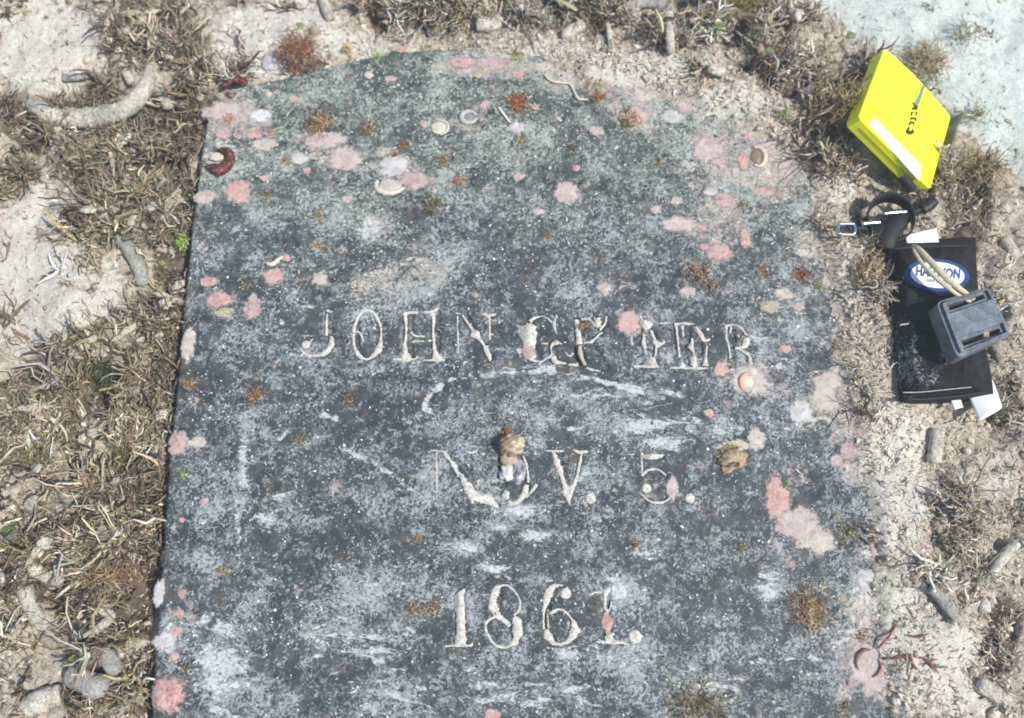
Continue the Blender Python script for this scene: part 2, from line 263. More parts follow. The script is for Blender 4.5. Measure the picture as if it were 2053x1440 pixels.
# ------------------------------------------------------------------ materials
def stone_material():
    m = Mat('weathered_slate', 0.66, 0.3)
    sed, grn, bei = m.attr('sed'), m.attr('grn'), m.attr('bei')
    big = m.noise(11, 5, 0.65); mid = m.noise(75, 5, 0.65, off=2.0)
    base = m.mix(m.ss(big, 0.40, 0.60), (0.022, 0.036, 0.042), (0.040, 0.055, 0.061))
    base = m.mix(m.M('MULTIPLY', m.ss(mid, 0.47, 0.60), 0.5), base, (0.102, 0.104, 0.104))
    base = m.mix(m.M('MULTIPLY', m.ss(m.noise(110, 5, 0.7, off=5.0), 0.44, 0.58), m.M('MULTIPLY', grn, 0.8)), base, (0.085, 0.122, 0.095))
    base = m.mix(m.M('MULTIPLY', m.ss(m.noise(42, 6, 0.75, off=9.0), 0.54, 0.64), 0.6), base, (0.085, 0.068, 0.048))
    base = m.mix(m.M('MULTIPLY', m.ss(m.noise(95, 5, 0.7, off=31.0), 0.53, 0.62), 0.8), base, (0.024, 0.027, 0.034))
    gcol = m.mix(grn, (0.37, 0.405, 0.42), (0.38, 0.43, 0.385))
    dens = m.M('ADD', m.M('MULTIPLY', m.M('SUBTRACT', m.noise(24, 6, 0.7, off=4.0), 0.5), 0.85), m.M('ADD', m.M('MULTIPLY', m.M('SUBTRACT', sed, .25), 0.10), m.M('MULTIPLY', grn, 0.03)))
    grain = m.noise(300, 4, 0.75, off=1.0); grain2 = m.noise(620, 2, 0.6, off=41.0)
    g1 = m.ss(m.M('ADD', grain, dens), 0.555, 0.63); g2 = m.ss(m.M('ADD', grain2, m.M('MULTIPLY', dens, 0.6)), 0.60, 0.69)
    def threads(sc_, d, off, w, t0):
        q = m.noise(sc_, 2, 0.5, d, off=off); q = m.ss(m.M('ABSOLUTE', m.M('SUBTRACT', q, 0.5)), w*0.35, w, 1.0, 0.0)
        return m.M('MULTIPLY', q, m.ss(m.M('ADD', m.noise(sc_*0.6, 3, 0.6, off=off+2), m.M('MULTIPLY', dens, 0.5)), t0, t0+0.07))
    th = threads(125, 1.6, 6.0, 0.05, 0.51); t2 = threads(230, 2.0, 11.0, 0.07, 0.52)
    marks = m.M('MAXIMUM', m.M('MAXIMUM', m.M('MULTIPLY', g1, 0.80), m.M('MULTIPLY', g2, 0.7)), m.M('MAXIMUM', m.M('MULTIPLY', th, 0.7), m.M('MULTIPLY', t2, 0.65)))
    c = m.mix(marks, base, gcol)
    c = m.mix(m.M('MULTIPLY', m.ss(m.noise(260, 3, 0.7, off=51.0), 0.57, 0.66), 0.6), c, (0.030, 0.034, 0.040))
    # silt lying in ragged patches
    mp = m.t.nodes.new('ShaderNodeMapping'); m.t.links.new(m.tc.outputs['Object'], mp.inputs[0]); mp.inputs['Rotation'].default_value = (0, 0, 0.55); mp.inputs['Scale'].default_value = (0.6, 1.35, 1)
    sn = m.noise(68, 8, 0.78, 0.6, vec=mp.outputs[0])
    sm = m.ss(m.M('ADD', sn, m.M('MULTIPLY', m.M('SUBTRACT', sed, 0.45), 0.17)), 0.535, 0.585)
    fine = m.ss(m.noise(330, 4, 0.75, off=17.0), 0.38, 0.54)
    sm2 = m.M('MULTIPLY', sm, m.ss(m.M('ADD', fine, m.M('MULTIPLY', sm, 0.5)), 0.25, 1.1, 0.1, 0.95))
    c = m.mix(sm2, c, m.mix(bei, (0.51, 0.53, 0.53), (0.57, 0.53, 0.45)))
    # beige crust film
    bm_ = m.ss(m.M('ADD', m.noise(55, 7, 0.75, off=21.0), m.M('MULTIPLY', bei, 0.22)), 0.58, 0.70)
    c = m.mix(m.M('MULTIPLY', bm_, m.M('MULTIPLY', m.ss(m.noise(260, 4, 0.75, off=23.0), 0.36, 0.56), 0.85)), c, (0.52, 0.46, 0.39))
    pf = m.ss(m.M('ADD', m.noise(48, 7, 0.75, off=61.0), m.M('MULTIPLY', m.attr('pnk'), 0.21)), 0.59, 0.70)
    c = m.mix(m.M('MULTIPLY', pf, m.M('MULTIPLY', m.ss(m.noise(240, 4, 0.75, off=63.0), 0.38, 0.56), 0.8)), c, m.mix(m.ss(m.noise(130, 4, .7, off=65.0), .42, .6), (0.46, 0.33, 0.31), (0.53, 0.47, 0.43)))
    # stray white grains doubling as painted specular sparkle, dark pits, rusty specks
    for sc_, r0, lo, colr, amt in ((170, 0.10, 0.90, (0.75, 0.75, 0.73), 1.0), (90, 0.07, 0.86, (0.7, 0.69, 0.66), 1.0), (125, 0.16, 0.86, (0.022, 0.022, 0.024), 0.8)):
        v = m.vor(sc_); wob = m.M('MULTIPLY', m.M('SUBTRACT', m.noise(700, 2, 0.6), 0.5), 0.3)
        k = m.M('MULTIPLY', m.ss(m.M('ADD', v.outputs['Distance'], wob), r0, r0+0.07, 1.0, 0.0), m.ss(m.M('FRACT', m.M('MULTIPLY', v.outputs['Color'], 7.3)), lo, lo+0.01))
        c = m.mix(m.M('MULTIPLY', k, amt), c, colr)
    v3 = m.vor(48); k3 = m.M('MULTIPLY', m.ss(m.M('ADD', v3.outputs['Distance'], m.M('MULTIPLY', m.noise(300, 4, 0.75), 0.5)), 0.36, 0.46, 1.0, 0.0), m.ss(m.M('FRACT', m.M('MULTIPLY', v3.outputs['Color'], 9.1)), 0.82, 0.84))
    c = m.mix(m.M('MULTIPLY', k3, m.ss(m.noise(420, 4, .75, off=71.0), .42, .6, 0.0, 0.6)), c, (0.17, 0.105, 0.05))
    m.color(c)
    hgt = m.M('ADD', m.M('MULTIPLY', marks, 0.5), m.M('ADD', sm2, m.M('MULTIPLY', grain, 0.5)))
    m.bump(hgt, 0.0009, 0.8); return m.m

def silt_material():
    m = Mat('silt', 0.85, 0.2); n = m.noise(300, 5, 0.75)
    c = m.mix(m.ss(n, 0.40, 0.58), (0.38, 0.36, 0.325), (0.62, 0.595, 0.535))
    c = m.mix(m.M('MULTIPLY', m.ss(m.noise(900, 2, 0.5), 0.56, 0.66), 0.6), c, (0.16, 0.16, 0.16))
    m.color(c).bump(n, 0.0005); m.put(m.b.inputs['Alpha'], m.ss(m.noise(170, 5, .75, off=9.0), .30, .40)); return m.m

def crust_material():
    # living skin that thins out raggedly towards its rim
    m = Mat('coralline_skin', 0.8, 0.2); n = m.noise(260, 6, 0.75)
    c = m.mix(m.M('MULTIPLY', m.ss(n, 0.46, 0.62), 0.6), m.attr('col', True), (0.60, 0.54, 0.51))
    c = m.mix(m.M('MULTIPLY', m.ss(m.noise(450, 4, 0.7, off=4.0), 0.55, 0.65), 0.6), c, (0.30, 0.25, 0.245))
    c = m.mix(m.M('MULTIPLY', m.ss(m.noise(105, 5, 0.7, off=14.0), 0.50, 0.64), 0.75), c, (0.42, 0.40, 0.40))
    c = m.mix(m.M('MULTIPLY', m.ss(m.noise(150, 4, 0.7, off=24.0), 0.56, 0.66), 0.7), c, (0.55, 0.50, 0.44))
    m.color(c).bump(m.noise(420, 5, 0.75), 0.0016)
    e = m.M('ADD', m.attr('rim'), m.M('MULTIPLY', m.M('SUBTRACT', m.noise(230, 6, 0.75, off=8.0), 0.5), 1.5))
    m.put(m.b.inputs['Alpha'], m.ss(e, 0.62, 1.0, 0.96, 0.0)); return m.m

def seabed_material():
    m = Mat('seabed_sand', 0.9, 0.15); sand, blue = m.attr('sand'), m.attr('blue')
    n = m.noise(160, 6, 0.7); f = m.noise(700, 4, 0.75, off=2.0)
    rub = m.mix(m.ss(n, 0.35, 0.62), (0.39, 0.325, 0.255), (0.63, 0.56, 0.47))
    rub = m.mix(m.M('MULTIPLY', m.ss(m.noise(60, 5, 0.7, off=3.0), 0.5, 0.66), 0.5), rub, (0.50, 0.40, 0.355))
    rub = m.mix(m.M('MULTIPLY', m.ss(m.M('ADD', m.attr('turf'), m.M('MULTIPLY', m.M('SUBTRACT', m.noise(190, 5, .7, off=31.0), .5), 1.2)), .3, .75), .85), rub, m.mix(m.ss(n, .4, .6), (0.065, 0.048, 0.033), (0.16, 0.118, 0.08)))  # dark detritus under the turf, also painting in the shade of its gaps
    sc_ = m.mix(blue, m.mix(m.ss(n, 0.3, 0.7), (0.60, 0.575, 0.495), (0.77, 0.745, 0.665)), m.mix(m.ss(n, 0.3, 0.7), (0.58, 0.64, 0.60), (0.70, 0.76, 0.715)))
    sc_ = m.mix(m.M('MULTIPLY', m.ss(m.noise(85, 6, .75, off=44.0), .50, .62), m.M('MULTIPLY', m.M('SUBTRACT', 1.0, blue), .4)), sc_, (0.55, 0.46, 0.385))
    sc_ = m.mix(m.M('MULTIPLY', m.ss(m.noise(36, 6, .75, off=47.0), .52, .64), m.M('MULTIPLY', blue, .7)), sc_, (0.37, 0.42, 0.385))
    s2 = m.ss(m.M('ADD', sand, m.M('MULTIPLY', m.M('SUBTRACT', n, 0.5), 0.9)), 0.3, 0.6)
    c = m.mix(s2, rub, sc_)
    c = m.hsv(c, m.ss(f, 0.3, 0.7, 0.72, 1.2))
    v = m.vor(230); k = m.M('MULTIPLY', m.ss(v.outputs['Distance'], 0.16, 0.3, 1.0, 0.0), m.ss(m.M('FRACT', m.M('MULTIPLY', v.outputs['Color'], 6.7)), 0.82, 0.85))
    c = m.mix(m.M('MULTIPLY', k, 0.55), c, (0.15, 0.13, 0.10)); m.color(c)
    m.bump(m.M('ADD', f, m.M('MULTIPLY', n, 1.5)), 0.0022, 0.9); return m.m

M_STONE, M_SILT, M_CRUST, M_BED = stone_material(), silt_material(), crust_material(), seabed_material()
M_TURF = col_mat('turf_skin', 0.8, 500, 0.28, 0.0003, amount=0.45)
M_RUB = col_mat('rubble_skin', 0.85, 420, 0.45, 0.002, light=(0.60, 0.55, 0.46), amount=0.5)
def coral_material():
    m = Mat('dead_coral', 0.9, 0.15); n = m.noise(300, 5, 0.7); c = m.hsv(m.attr('col', True), m.ss(n, .25, .75, .65, 1.25))
    c = m.mix(m.M('MULTIPLY', m.ss(m.noise(95, 6, .75, off=3.1), .50, .64), .55), c, (0.26, 0.205, 0.135))
    c = m.mix(m.M('MULTIPLY', m.ss(m.noise(130, 6, .75, off=13.1), .58, .68), .5), c, (0.45, 0.36, 0.31))
    v = m.vor(420); pit = m.ss(m.M('ADD', v.outputs['Distance'], m.M('MULTIPLY', n, .3)), .28, .42, 1.0, 0.0); c = m.mix(m.M('MULTIPLY', pit, .55), c, (0.13, 0.105, 0.075))
    m.color(c).bump(m.M('SUBTRACT', m.M('MULTIPLY', n, 1.3), m.M('MULTIPLY', pit, .5)), .003); return m.m
M_CORAL = coral_material()
M_SHELL = col_mat('shell_skin', 0.5, 500, 0.2, 0.0004, amount=0.25, spec=0.4)
M_FLAKE = col_mat('silt_flake', 0.8, 900, 0.15, 0.0001, amount=0.0)
M_LEAF = col_mat('leaf_skin', 0.55, 300, 0.25, 0.0004, light=(0.35, 0.4, 0.2), amount=0.25, spec=0.4)

# ------------------------------------------------------------------ seabed
SAND = [(60, 80, 150, 95, 1.1), (140, 20, 150, 60, 1), (500, 55, 110, 65, .9), (590, 25, 90, 60, .9), (700, 70, 100, 40, .8), (30, 530, 150, 140, 1.1), (90, 620, 140, 95, 1.1), (150, 570, 110, 85, .8), (70, 400, 110, 60, .8), (540, 120, 70, 35, .8), (265, 240, 90, 60, .4), (1020, 85, 70, 30, .5),
        (1790, 960, 75, 180, 1), (1830, 880, 80, 60, .8), (1880, 1010, 60, 60, .5), (1800, 1240, 80, 120, .9), (1880, 1330, 130, 100, .9), (1950, 1400, 150, 70, .7), (2000, 950, 60, 90, .6), (1700, 560, 30, 90, .6), (1100, 100, 110, 35, .6), (1290, 140, 170, 48, .8), (1470, 215, 100, 50, .75), (1600, 260, 60, 45, .6), (800, 75, 90, 34, .6), (1560, 330, 80, 50, .4), (1690, 390, 60, 50, .6), (60, 1340, 60, 50, .4), (60, 960, 50, 30, .4), (40, 1240, 50, 40, .3)]
HEAVY = [(270, 300, 120, 130, 1), (345, 560, 60, 240, 1.1), (180, 430, 100, 50, .9), (60, 230, 120, 60, 1), (190, 175, 70, 50, .9), (370, 230, 50, 90, .9), (150, 330, 60, 40, .9), (20, 330, 50, 60, .6), (160, 700, 90, 50, .7), (30, 740, 60, 60, .7), (330, 760, 40, 120, 1), (180, 1010, 70, 90, .8), (110, 1230, 90, 50, .6), (300, 70, 110, 80, .85), (400, 130, 60, 50, .6), (200, 770, 120, 80, .9), (290, 900, 90, 220, 1), (90, 870, 90, 110, .8), (60, 1010, 90, 50, .6), (60, 1150, 70, 110, .8), (130, 1080, 70, 70, .8), (200, 1330, 90, 60, .7), (240, 1160, 100, 170, .95), (290, 1390, 60, 110, .9), (120, 1390, 90, 40, .6), (900, 15, 170, 34, .95), (760, 10, 60, 40, .7), (1060, 45, 60, 24, .6), (1200, 35, 150, 44, .95), (1400, 150, 50, 26, .6), (1640, 330, 40, 40, .6), (1340, 70, 70, 44, .7), (1480, 40, 130, 60, 1.1), (1570, 150, 90, 70, .9), (1660, 230, 80, 100, 1), (1760, 130, 50, 60, .7), (1870, 360, 90, 60, .8), (1950, 440, 70, 90, .8), (2010, 600, 40, 110, .6), (1745, 560, 26, 100, .9), (1930, 1060, 60, 110, .75), (1860, 1010, 40, 50, .6), (2010, 1290, 50, 160, .7), (1860, 1160, 40, 60, .6), (1720, 430, 50, 60, .6), (1860, 160, 50, 80, .5), (610, 115, 50, 26, .9), (470, 130, 40, 40, .5), (1690, 330, 50, 40, .7), (2020, 800, 40, 120, .6)]
def heavy(x, y, u, v):
    return sstep(.34, .62, blobs(u, v, HEAVY)+.75*(fbm(x*38+11, y*38, 4, .6)-.5))
def layout(x, y):
    u, v = photo(x, y)
    s = blobs(u, v, SAND)
    d = ((u-1650)*0.62-(v-20)*0.78)/1.0           # the pale sand beyond the slate
    d = d + 60*(fbm(x*18+4, y*18, 3)-0.5)
    far = sstep(-25, 55, d)*sstep(1560, 1680, u)
    s = np.maximum(s, far); return u, v, s*(1-.8*heavy(x, y, u, v)*(far < .5)), far
def mound(x, y): return fbm(x*34+60, y*34, 3, .5)
def burial(u, v):
    return blobs(u, v, [(1020, 110, 90, 60, .8), (1150, 140, 110, 60, 1), (1300, 180, 110, 70, 1), (1450, 230, 90, 60, .8), (1600, 290, 60, 60, .8), (1660, 420, 40, 120, .9), (1700, 640, 50, 90, .7), (1740, 820, 50, 120, .9), (1775, 1020, 40, 120, 1), (1790, 1230, 60, 120, 1), (1810, 1420, 50, 80, .6), (430, 190, 50, 40, .4)])
# where the yellow slate lies (the bed stays under it)
def rotv(r):
    th = np.linalg.norm(r); return np.array(Matrix.Rotation(th, 3, Vector(r)/th))
SC, SR = np.array([0.3978, 0.2476, 0.0232]), rotv(np.array([-0.1271, 0.495, -0.5003])); SWd, SHt, STh = 0.1073, 0.1135, 0.0165
def under_slate(x, y, z):
    n = SR[:, 2]; top = SC[2]-(n[0]*(x-SC[0])+n[1]*(y-SC[1]))/n[2]; q = np.stack([x-SC[0], y-SC[1], top-SC[2]], -1)@SR
    e = np.maximum(np.abs(q[:, 0])-SWd/2, np.abs(q[:, 1])-SHt/2); lim = top-STh/n[2]-.0015
    return np.where(e < .003, np.minimum(z, lim), np.where(e < .03, np.minimum(z, lim+(e-.003)*4), z))
def bed_z(x, y, with_noise=True):
    u, v, s, far = layout(x, y); sd = outline_sd(x, y)
    ang = sstep(760, 1250, u)*(1-0.0*v)
    left = -0.020-0.006*sstep(0.03, 0.0, sd)
    topl = -0.012
    left = left+(topl-left)*sstep(420, 150, v)
    right = 0.0035-0.10*np.clip(sd-0.03, 0, 0.14)
    z = left+(right-left)*ang
    n1 = fbm(x*14+3, y*14, 3)-0.5; n2 = fbm(x*48+9, y*48, 4, 0.6)-0.5; n3 = fbm(x*150, y*150+4, 3)-0.5
    hv = heavy(x, y, u, v); calm = (1-0.8*np.clip(s, 0, 1))*(.6+.6*hv)
    near = sstep(0.0, 0.05, sd)
    z = z+n1*(0.010+0.018*near)+.040*hv*near*(mound(x, y)-.5)*2*np.where(u < 800, 1, .6)+n2*calm*(0.010+0.020*near)+n3*calm*0.007
    z = z+0.034*np.exp(-(((u-1728)/58)**2+((v-250)/58)**2))
    bur = np.maximum(burial(u, v), .7*ang); z = z+0.0045*bur*sstep(-0.03, 0, sd)*sstep(.05, .015, sd)+0.008*bur*(fbm(x*75, y*75+60, 4, .6)-0.5)*sstep(0.01, -0.005, sd)
    inn = sstep(0.004-0.004*bur, -0.016-0.022*bur, sd+0.020*(fbm(x*60, y*60+31, 3)-0.5)*ang)
    zi = -0.045+(0.041-0.003*fbm(x*40, y*40+77, 2))*sstep(-0.055, -0.03, sd)*ang
    z = under_slate(x, y, z+(zi-z)*inn)
    return z, s, far, sd

def axis(a, b, h, far):
    core = np.arange(a, b, h); lo = []; st = h; p = a
    while p > -far: st *= 1.35; p -= st; lo.append(p)
    hi = []; st = h; p = core[-1]
    while p < far: st *= 1.35; p += st; hi.append(p)
    return np.concatenate([lo[::-1], core, hi])
gx = axis(-0.62, 0.62, 0.0026, 8.0); gy = axis(-0.37, 0.46, 0.0026, 8.0)
X, Y = np.meshgrid(gx, gy); shp = X.shape
Z, S_, F_, SD_ = bed_z(X.ravel(), Y.ravel())
nx, ny = len(gx), len(gy); i = np.arange(ny-1)[:, None]*nx+np.arange(nx-1)[None]
quads = np.stack([i, i+1, i+nx+1, i+nx], -1).reshape(-1, 4)
bed = obj('seabed', mesh_np('seabed', np.c_[X.ravel(), Y.ravel(), Z], quads, None, True, {'sand': S_, 'blue': F_, 'turf': heavy(X.ravel(), Y.ravel(), *photo(X.ravel(), Y.ravel()))}), M_BED)
tag(bed, kind='structure')

# ------------------------------------------------------------------ gravestone
NXS = 540
rows_y = np.concatenate([np.linspace(-0.44, -0.335, 14, endpoint=False), np.arange(-0.335, LW[-1, 1]-0.0004, 0.0012), [LW[-1, 1]-0.0001]])
xl = np.interp(rows_y, LW[:, 1], LW[:, 0]); xr = np.interp(rows_y, RW[:, 1], RW[:, 0])
jl = 0.0022*(fbm(rows_y*90, rows_y*0+3, 4)-0.5)+0.0012*(fbm(rows_y*420, rows_y*0+8, 2)-0.5)
jr = 0.003*(fbm(rows_y*90, rows_y*0+13, 4)-0.5)
xl = xl+jl; xr = xr+jr
tt = np.linspace(0, 1, NXS)
SX = xl[:, None]*(1-tt)+xr[:, None]*tt; SY = np.repeat(rows_y[:, None], NXS, 1)
sx, sy = SX.ravel(), SY.ravel()
U, Vp = photo(sx, sy)
sd = outline_sd(sx, sy)
z = 0.0006*(fbm(sx*30, sy*30, 3)-0.5)-0.0024*sstep(-0.0032, 0.0, sd)**2
z = z-0.0005*sstep(0.55, 0.8, fbm(sx*120, sy*120+5, 3))

def seg_d(px, py, a, b):
    ex, ey = b[0]-a[0], b[1]-a[1]; L = ex*ex+ey*ey+1e-9
    t = np.clip(((px-a[0])*ex+(py-a[1])*ey)/L, 0, 1)
    return np.hypot(px-a[0]-t*ex, py-a[1]-t*ey)-(a[2]*(1-t)+b[2]*t)/2
def cut(strokes, depth):
    global z
    for st in strokes:
        A = np.array(st, float); m = (U > A[:, 0].min()-30) & (U < A[:, 0].max()+30) & (Vp > A[:, 1].min()-30) & (Vp < A[:, 1].max()+30)
        ii = np.nonzero(m)[0]; d = np.full(len(ii), 1e9)
        for a, b in zip(st[:-1], st[1:]): d = np.minimum(d, seg_d(U[ii], Vp[ii], a, b))
        d = d+3.0*(fbm(sx[ii]*300, sy[ii]*300, 2)-0.5)
        z[ii] = np.minimum(z[ii], -depth*sstep(1.0, -3.0, d))
for ch, L in LETTERS:
    cut(L.get('C', []), 0.0026)
    cut(L.get('S', []), 0.0011)
    cut([[(x-0.5, y, r*2), (x+0.5, y, r*2)] for x, y, r in L.get('D', [])], 0.0009)
SED = [(440, 1340, 60, 95, 1.2), (395, 1260, 40, 45, .8), (660, 1275, 80, 50, .7), (720, 1200, 80, 45, .6), (750, 1310, 90, 60, .8), (770, 1400, 90, 60, .6), (560, 1010, 60, 30, .4), (535, 1045, 25, 18, 1.2), (487, 930, 9, 75, 1.2), (477, 1040, 9, 60, .9), (930, 1098, 45, 16, 1.2), (985, 1140, 35, 14, 1.2), (1075, 1078, 30, 14, 1.2), (1030, 1025, 45, 18, 1.3), (1010, 1055, 30, 12, .9),
       (1300, 850, 120, 35, 1.0), (1190, 790, 100, 20, .8), (1330, 885, 45, 16, 1.4), (1440, 860, 60, 20, .7), (1540, 1185, 30, 30, 1.2), (1240, 1185, 30, 40, 1.2), (1300, 1100, 40, 40, .7), (1740, 1215, 60, 60, 1.3), (1700, 1270, 60, 50, .9), (1760, 1100, 40, 60, .8), (1720, 830, 45, 120, 1.0), (1650, 760, 45, 30, .9), (1600, 830, 30, 40, .9), (1560, 700, 120, 100, .5), (740, 460, 45, 35, 1.0), (770, 580, 120, 50, .7), (860, 540, 60, 30, .8), (440, 300, 60, 120, .7), (520, 235, 30, 14, 1.3), (560, 330, 60, 50, .7), (610, 150, 60, 25, .3), (980, 130, 130, 30, .7), (1160, 150, 100, 40, .9), (1270, 190, 80, 40, .7), (1420, 300, 80, 60, .7), (1560, 330, 90, 70, .8), (1600, 480, 60, 80, .6), (1480, 420, 90, 60, .6), (640, 710, 60, 30, .5), (730, 740, 60, 20, .6), (560, 680, 60, 40, .5), (1000, 830, 120, 30, .45), (930, 1200, 60, 40, .4), (1240, 1330, 90, 40, .7), (1130, 1310, 30, 12, 1.2), (1050, 1390, 200, 50, .6), (1450, 1380, 120, 60, .6), (1640, 1330, 80, 50, .6), (340, 1290, 14, 60, 1.2), (870, 960, 50, 60, .5), (1180, 960, 50, 40, .5), (600, 600, 90, 40, .35), (1250, 560, 90, 30, .35), (1000, 250, 260, 90, .28), (1230, 480, 150, 60, .25)]
LOOP = [(850, 818), (862, 792), (890, 772), (935, 757), (1000, 749), (1070, 745), (1130, 748), (1180, 756), (1240, 774), (1330, 800)]
ARCS = [LOOP, [(868, 830), (850, 818)], [(1000, 745), (1060, 735), (1110, 736)], [(1150, 757), (1270, 775), (1400, 800)], [(880, 1090), (920, 1080), (965, 1092)], [(690, 900), (770, 940), (830, 985)], [(560, 880), (620, 830), (700, 850)], [(1140, 860), (1260, 850), (1380, 880)], [(370, 905), (395, 885), (412, 883)]]
sed = blobs(U, Vp, SED)+0.10*sstep(700, 1300, Vp)
for ai, a in enumerate(ARCS):
    P = spline(np.array(a, float), 24); d = np.full(len(U), 1e9)
    for p, q in zip(P[:-1], P[1:]):
        d = np.minimum(d, seg_d(U, Vp, (p[0], p[1], 5), (q[0], q[1], 5)))
    sed = np.maximum(sed, ((.75 if ai == 0 else .3)+(.6 if ai < 5 else .75)*sstep(.35, .65, fbm(sx*26, sy*26+40, 2)))*sstep(6, -3, d+11*(fbm(sx*160, sy*160, 3)-0.5)))
grn = np.clip(sstep(720, 250, Vp)*0.9+0.35*fbm(sx*8, sy*8, 2)-0.1, 0, 1)*np.where(Vp < 410, 1.0, 0.85)
bei = blobs(U, Vp, [(450, 225, 75, 45, .8), (420, 340, 40, 60, .6), (640, 300, 90, 50, .6), (760, 560, 110, 45, .55), (870, 535, 60, 25, .7), (740, 440, 50, 40, .4), (1000, 130, 150, 30, .8), (1200, 150, 120, 40, .9), (1330, 230, 90, 50, .7), (1550, 330, 110, 80, .75), (1450, 420, 120, 80, .5), (1640, 480, 60, 120, .7), (1700, 800, 60, 160, .8), (1760, 1050, 40, 120, .6), (1740, 1240, 60, 90, .6), (1620, 1220, 60, 40, .5), (1390, 1415, 90, 40, .5), (780, 330, 60, 50, .6), (930, 250, 60, 40, .4)])
pnk = blobs(U, Vp, [(470, 230, 80, 60, 1), (650, 290, 70, 50, .8), (800, 350, 60, 50, .7), (960, 130, 100, 36, 1), (1120, 150, 100, 40, .6), (1280, 210, 80, 60, .8), (1440, 310, 90, 70, 1), (1560, 340, 90, 70, 1), (1440, 440, 100, 70, .8), (1500, 760, 80, 50, .7), (1690, 820, 60, 150, .8), (1580, 1030, 60, 90, .7), (1750, 1200, 50, 160, .8), (1270, 650, 40, 40, .6), (450, 600, 50, 40, .5), (1720, 1340, 60, 60, .8), (370, 1280, 40, 120, .5)])
n = len(rows_y); i = np.arange(n-1)[:, None]*NXS+np.arange(NXS-1)[None]
quads = [np.stack([i, i+1, i+NXS+1, i+NXS], -1).reshape(-1, 4)]
per = np.concatenate([np.arange(NXS), np.arange(1, n)*NXS+NXS-1, (n-1)*NXS+np.arange(NXS-2, -1, -1), np.arange(n-2, 0, -1)*NXS])
V0 = np.c_[sx, sy, z]; VV = [V0]; A3 = [sed], [grn], [bei], [pnk]; base = per; cnt = len(V0)
for k, (zz, ou) in enumerate([(-0.004, 0.0006), (-0.012, 0.0006), (-0.024, 0.0), (-0.06, 0.0)]):
    p = V0[per].copy(); p[:, 2] = zz; p[:, 0] += np.sign(p[:, 0])*ou
    p[:, 0] += 0.002*(fbm(p[:, 1]*120, p[:, 1]*0+zz*300, 3)-0.5)
    VV.append(p); new = cnt+np.arange(len(per)); cnt += len(per)
    r = np.roll(np.arange(len(per)), -1); quads.append(np.stack([base, new, new[r], base[r]], -1)); base = new
    A3[0].append(np.full(len(per), 0.2)); A3[1].append(np.full(len(per), 0.5)); A3[2].append(np.full(len(per), 0.3)); A3[3].append(np.full(len(per), 0.6))
stone = obj('gravestone', None)
tag(stone, 'dark slate gravestone lying flat on the seabed, engraved with a name and date', 'gravestone')
slab = obj('slab', mesh_np('slab', np.concatenate(VV), np.concatenate(quads), None, True, {'sed': np.concatenate(A3[0]), 'grn': np.concatenate(A3[1]), 'bei': np.concatenate(A3[2]), 'pnk': np.concatenate(A3[3])}), M_STONE, stone)

def ribbon(g, st, zt=0.0002):
    A = np.array(st, float); L = np.sum(np.hypot(*np.diff(A[:, :2], axis=0).T)); n = max(4, int(L/3.0))
    P = spline(A, n); Q = at(P[:, 0], P[:, 1])[:, :2]; w = np.maximum(P[:, 2]*(1.0 if A[:, 2].max() < 12 else 1.1), 3.8)*PX*(.8+.5*fbm(P[:, 0]*.12+A[0, 1], P[:, 1]*.12, 2))
    d = np.gradient(Q, axis=0); d /= np.linalg.norm(d, axis=1)[:, None]+1e-12; s = np.c_[-d[:, 1], d[:, 0]]
    wl = w*(0.52+0.32*(rng.random(n)-0.5)); wr = w*(0.52+0.32*(rng.random(n)-0.5))
    offs = [(-1.0, -0.0015), (-0.85, -0.00035), (0, zt-0.0003), (0.85, -0.00035), (1.0, -0.0015)]; cols = []
    for o, zz in offs:
        ww = np.where(o < 0, wl, wr)*abs(o)*np.sign(o) if o else 0*wl
        cols.append(np.c_[Q+s*ww[:, None], zz+(0.0002*(rng.random(n)-0.5) if zz > -0.001 else 0*wl)])
    V = np.stack(cols, 1).reshape(-1, 3); i = np.arange(n-1)[:, None]*5+np.arange(4)[None]
    g.add(V, np.stack([i+5, i+6, i+1, i], -1).reshape(-1, 4))
def patch(g, P, zt=-0.0001):
    P = np.array(P, float); c = P.mean(0); k = 3; R = []
    for a, b in zip(P, np.roll(P, -1, 0)):
        m = max(2, int(np.hypot(*(b-a))/4))
        for t in range(m): R.append(a+(b-a)*t/m+rng.normal(0, 1.1, 2))
    R = np.array(R); n = len(R)
    V = poly_extrude(R, -0.0016, zt, lambda V: np.c_[at(V[:, 0], V[:, 1])[:, :2], V[:, 2]])
    g.add(*V)
def disc(g, x, y, r, zt=0.0006):
    rings = [(1.0, -0.0014), (0.95, 0.0001), (0.7, zt*0.8), (0.35, zt)]; n = 20
    a = np.linspace(0, 2*math.pi, n, endpoint=False); rr = r*(1+0.10*(rng.random(n)-0.5)); c = at(x, y)
    V = np.concatenate([np.c_[c[0]+PX*rr*q*np.cos(a), c[1]+PX*rr*q*np.sin(a), np.full(n, zz)+0.0001*rng.random(n)] for q, zz in rings]+[[[c[0], c[1], zt]]])
    Q = []; 
    for k in range(3):
        for j in range(n): Q.append((k*n+j, k*n+(j+1) % n, (k+1)*n+(j+1) % n, (k+1)*n+j))
    g.add(V, Q, [(3*n+j, 3*n+(j+1) % n, 4*n) for j in range(n)])
for ch, L in LETTERS:
    g = Geo()
    for st in L.get('S', []): ribbon(g, st)
    for p in L.get('P', []): patch(g, p)
    for dd in L.get('D', []): disc(g, *dd)
    nm = 'full_stop' if ch == '.' else 'numeral' if ch.isdigit() else 'letter'
    o = obj(nm, g.mesh(nm), M_SILT, stone)
    o['label'] = f'carved {"full stop" if ch == "." else ch} filled with pale silt'
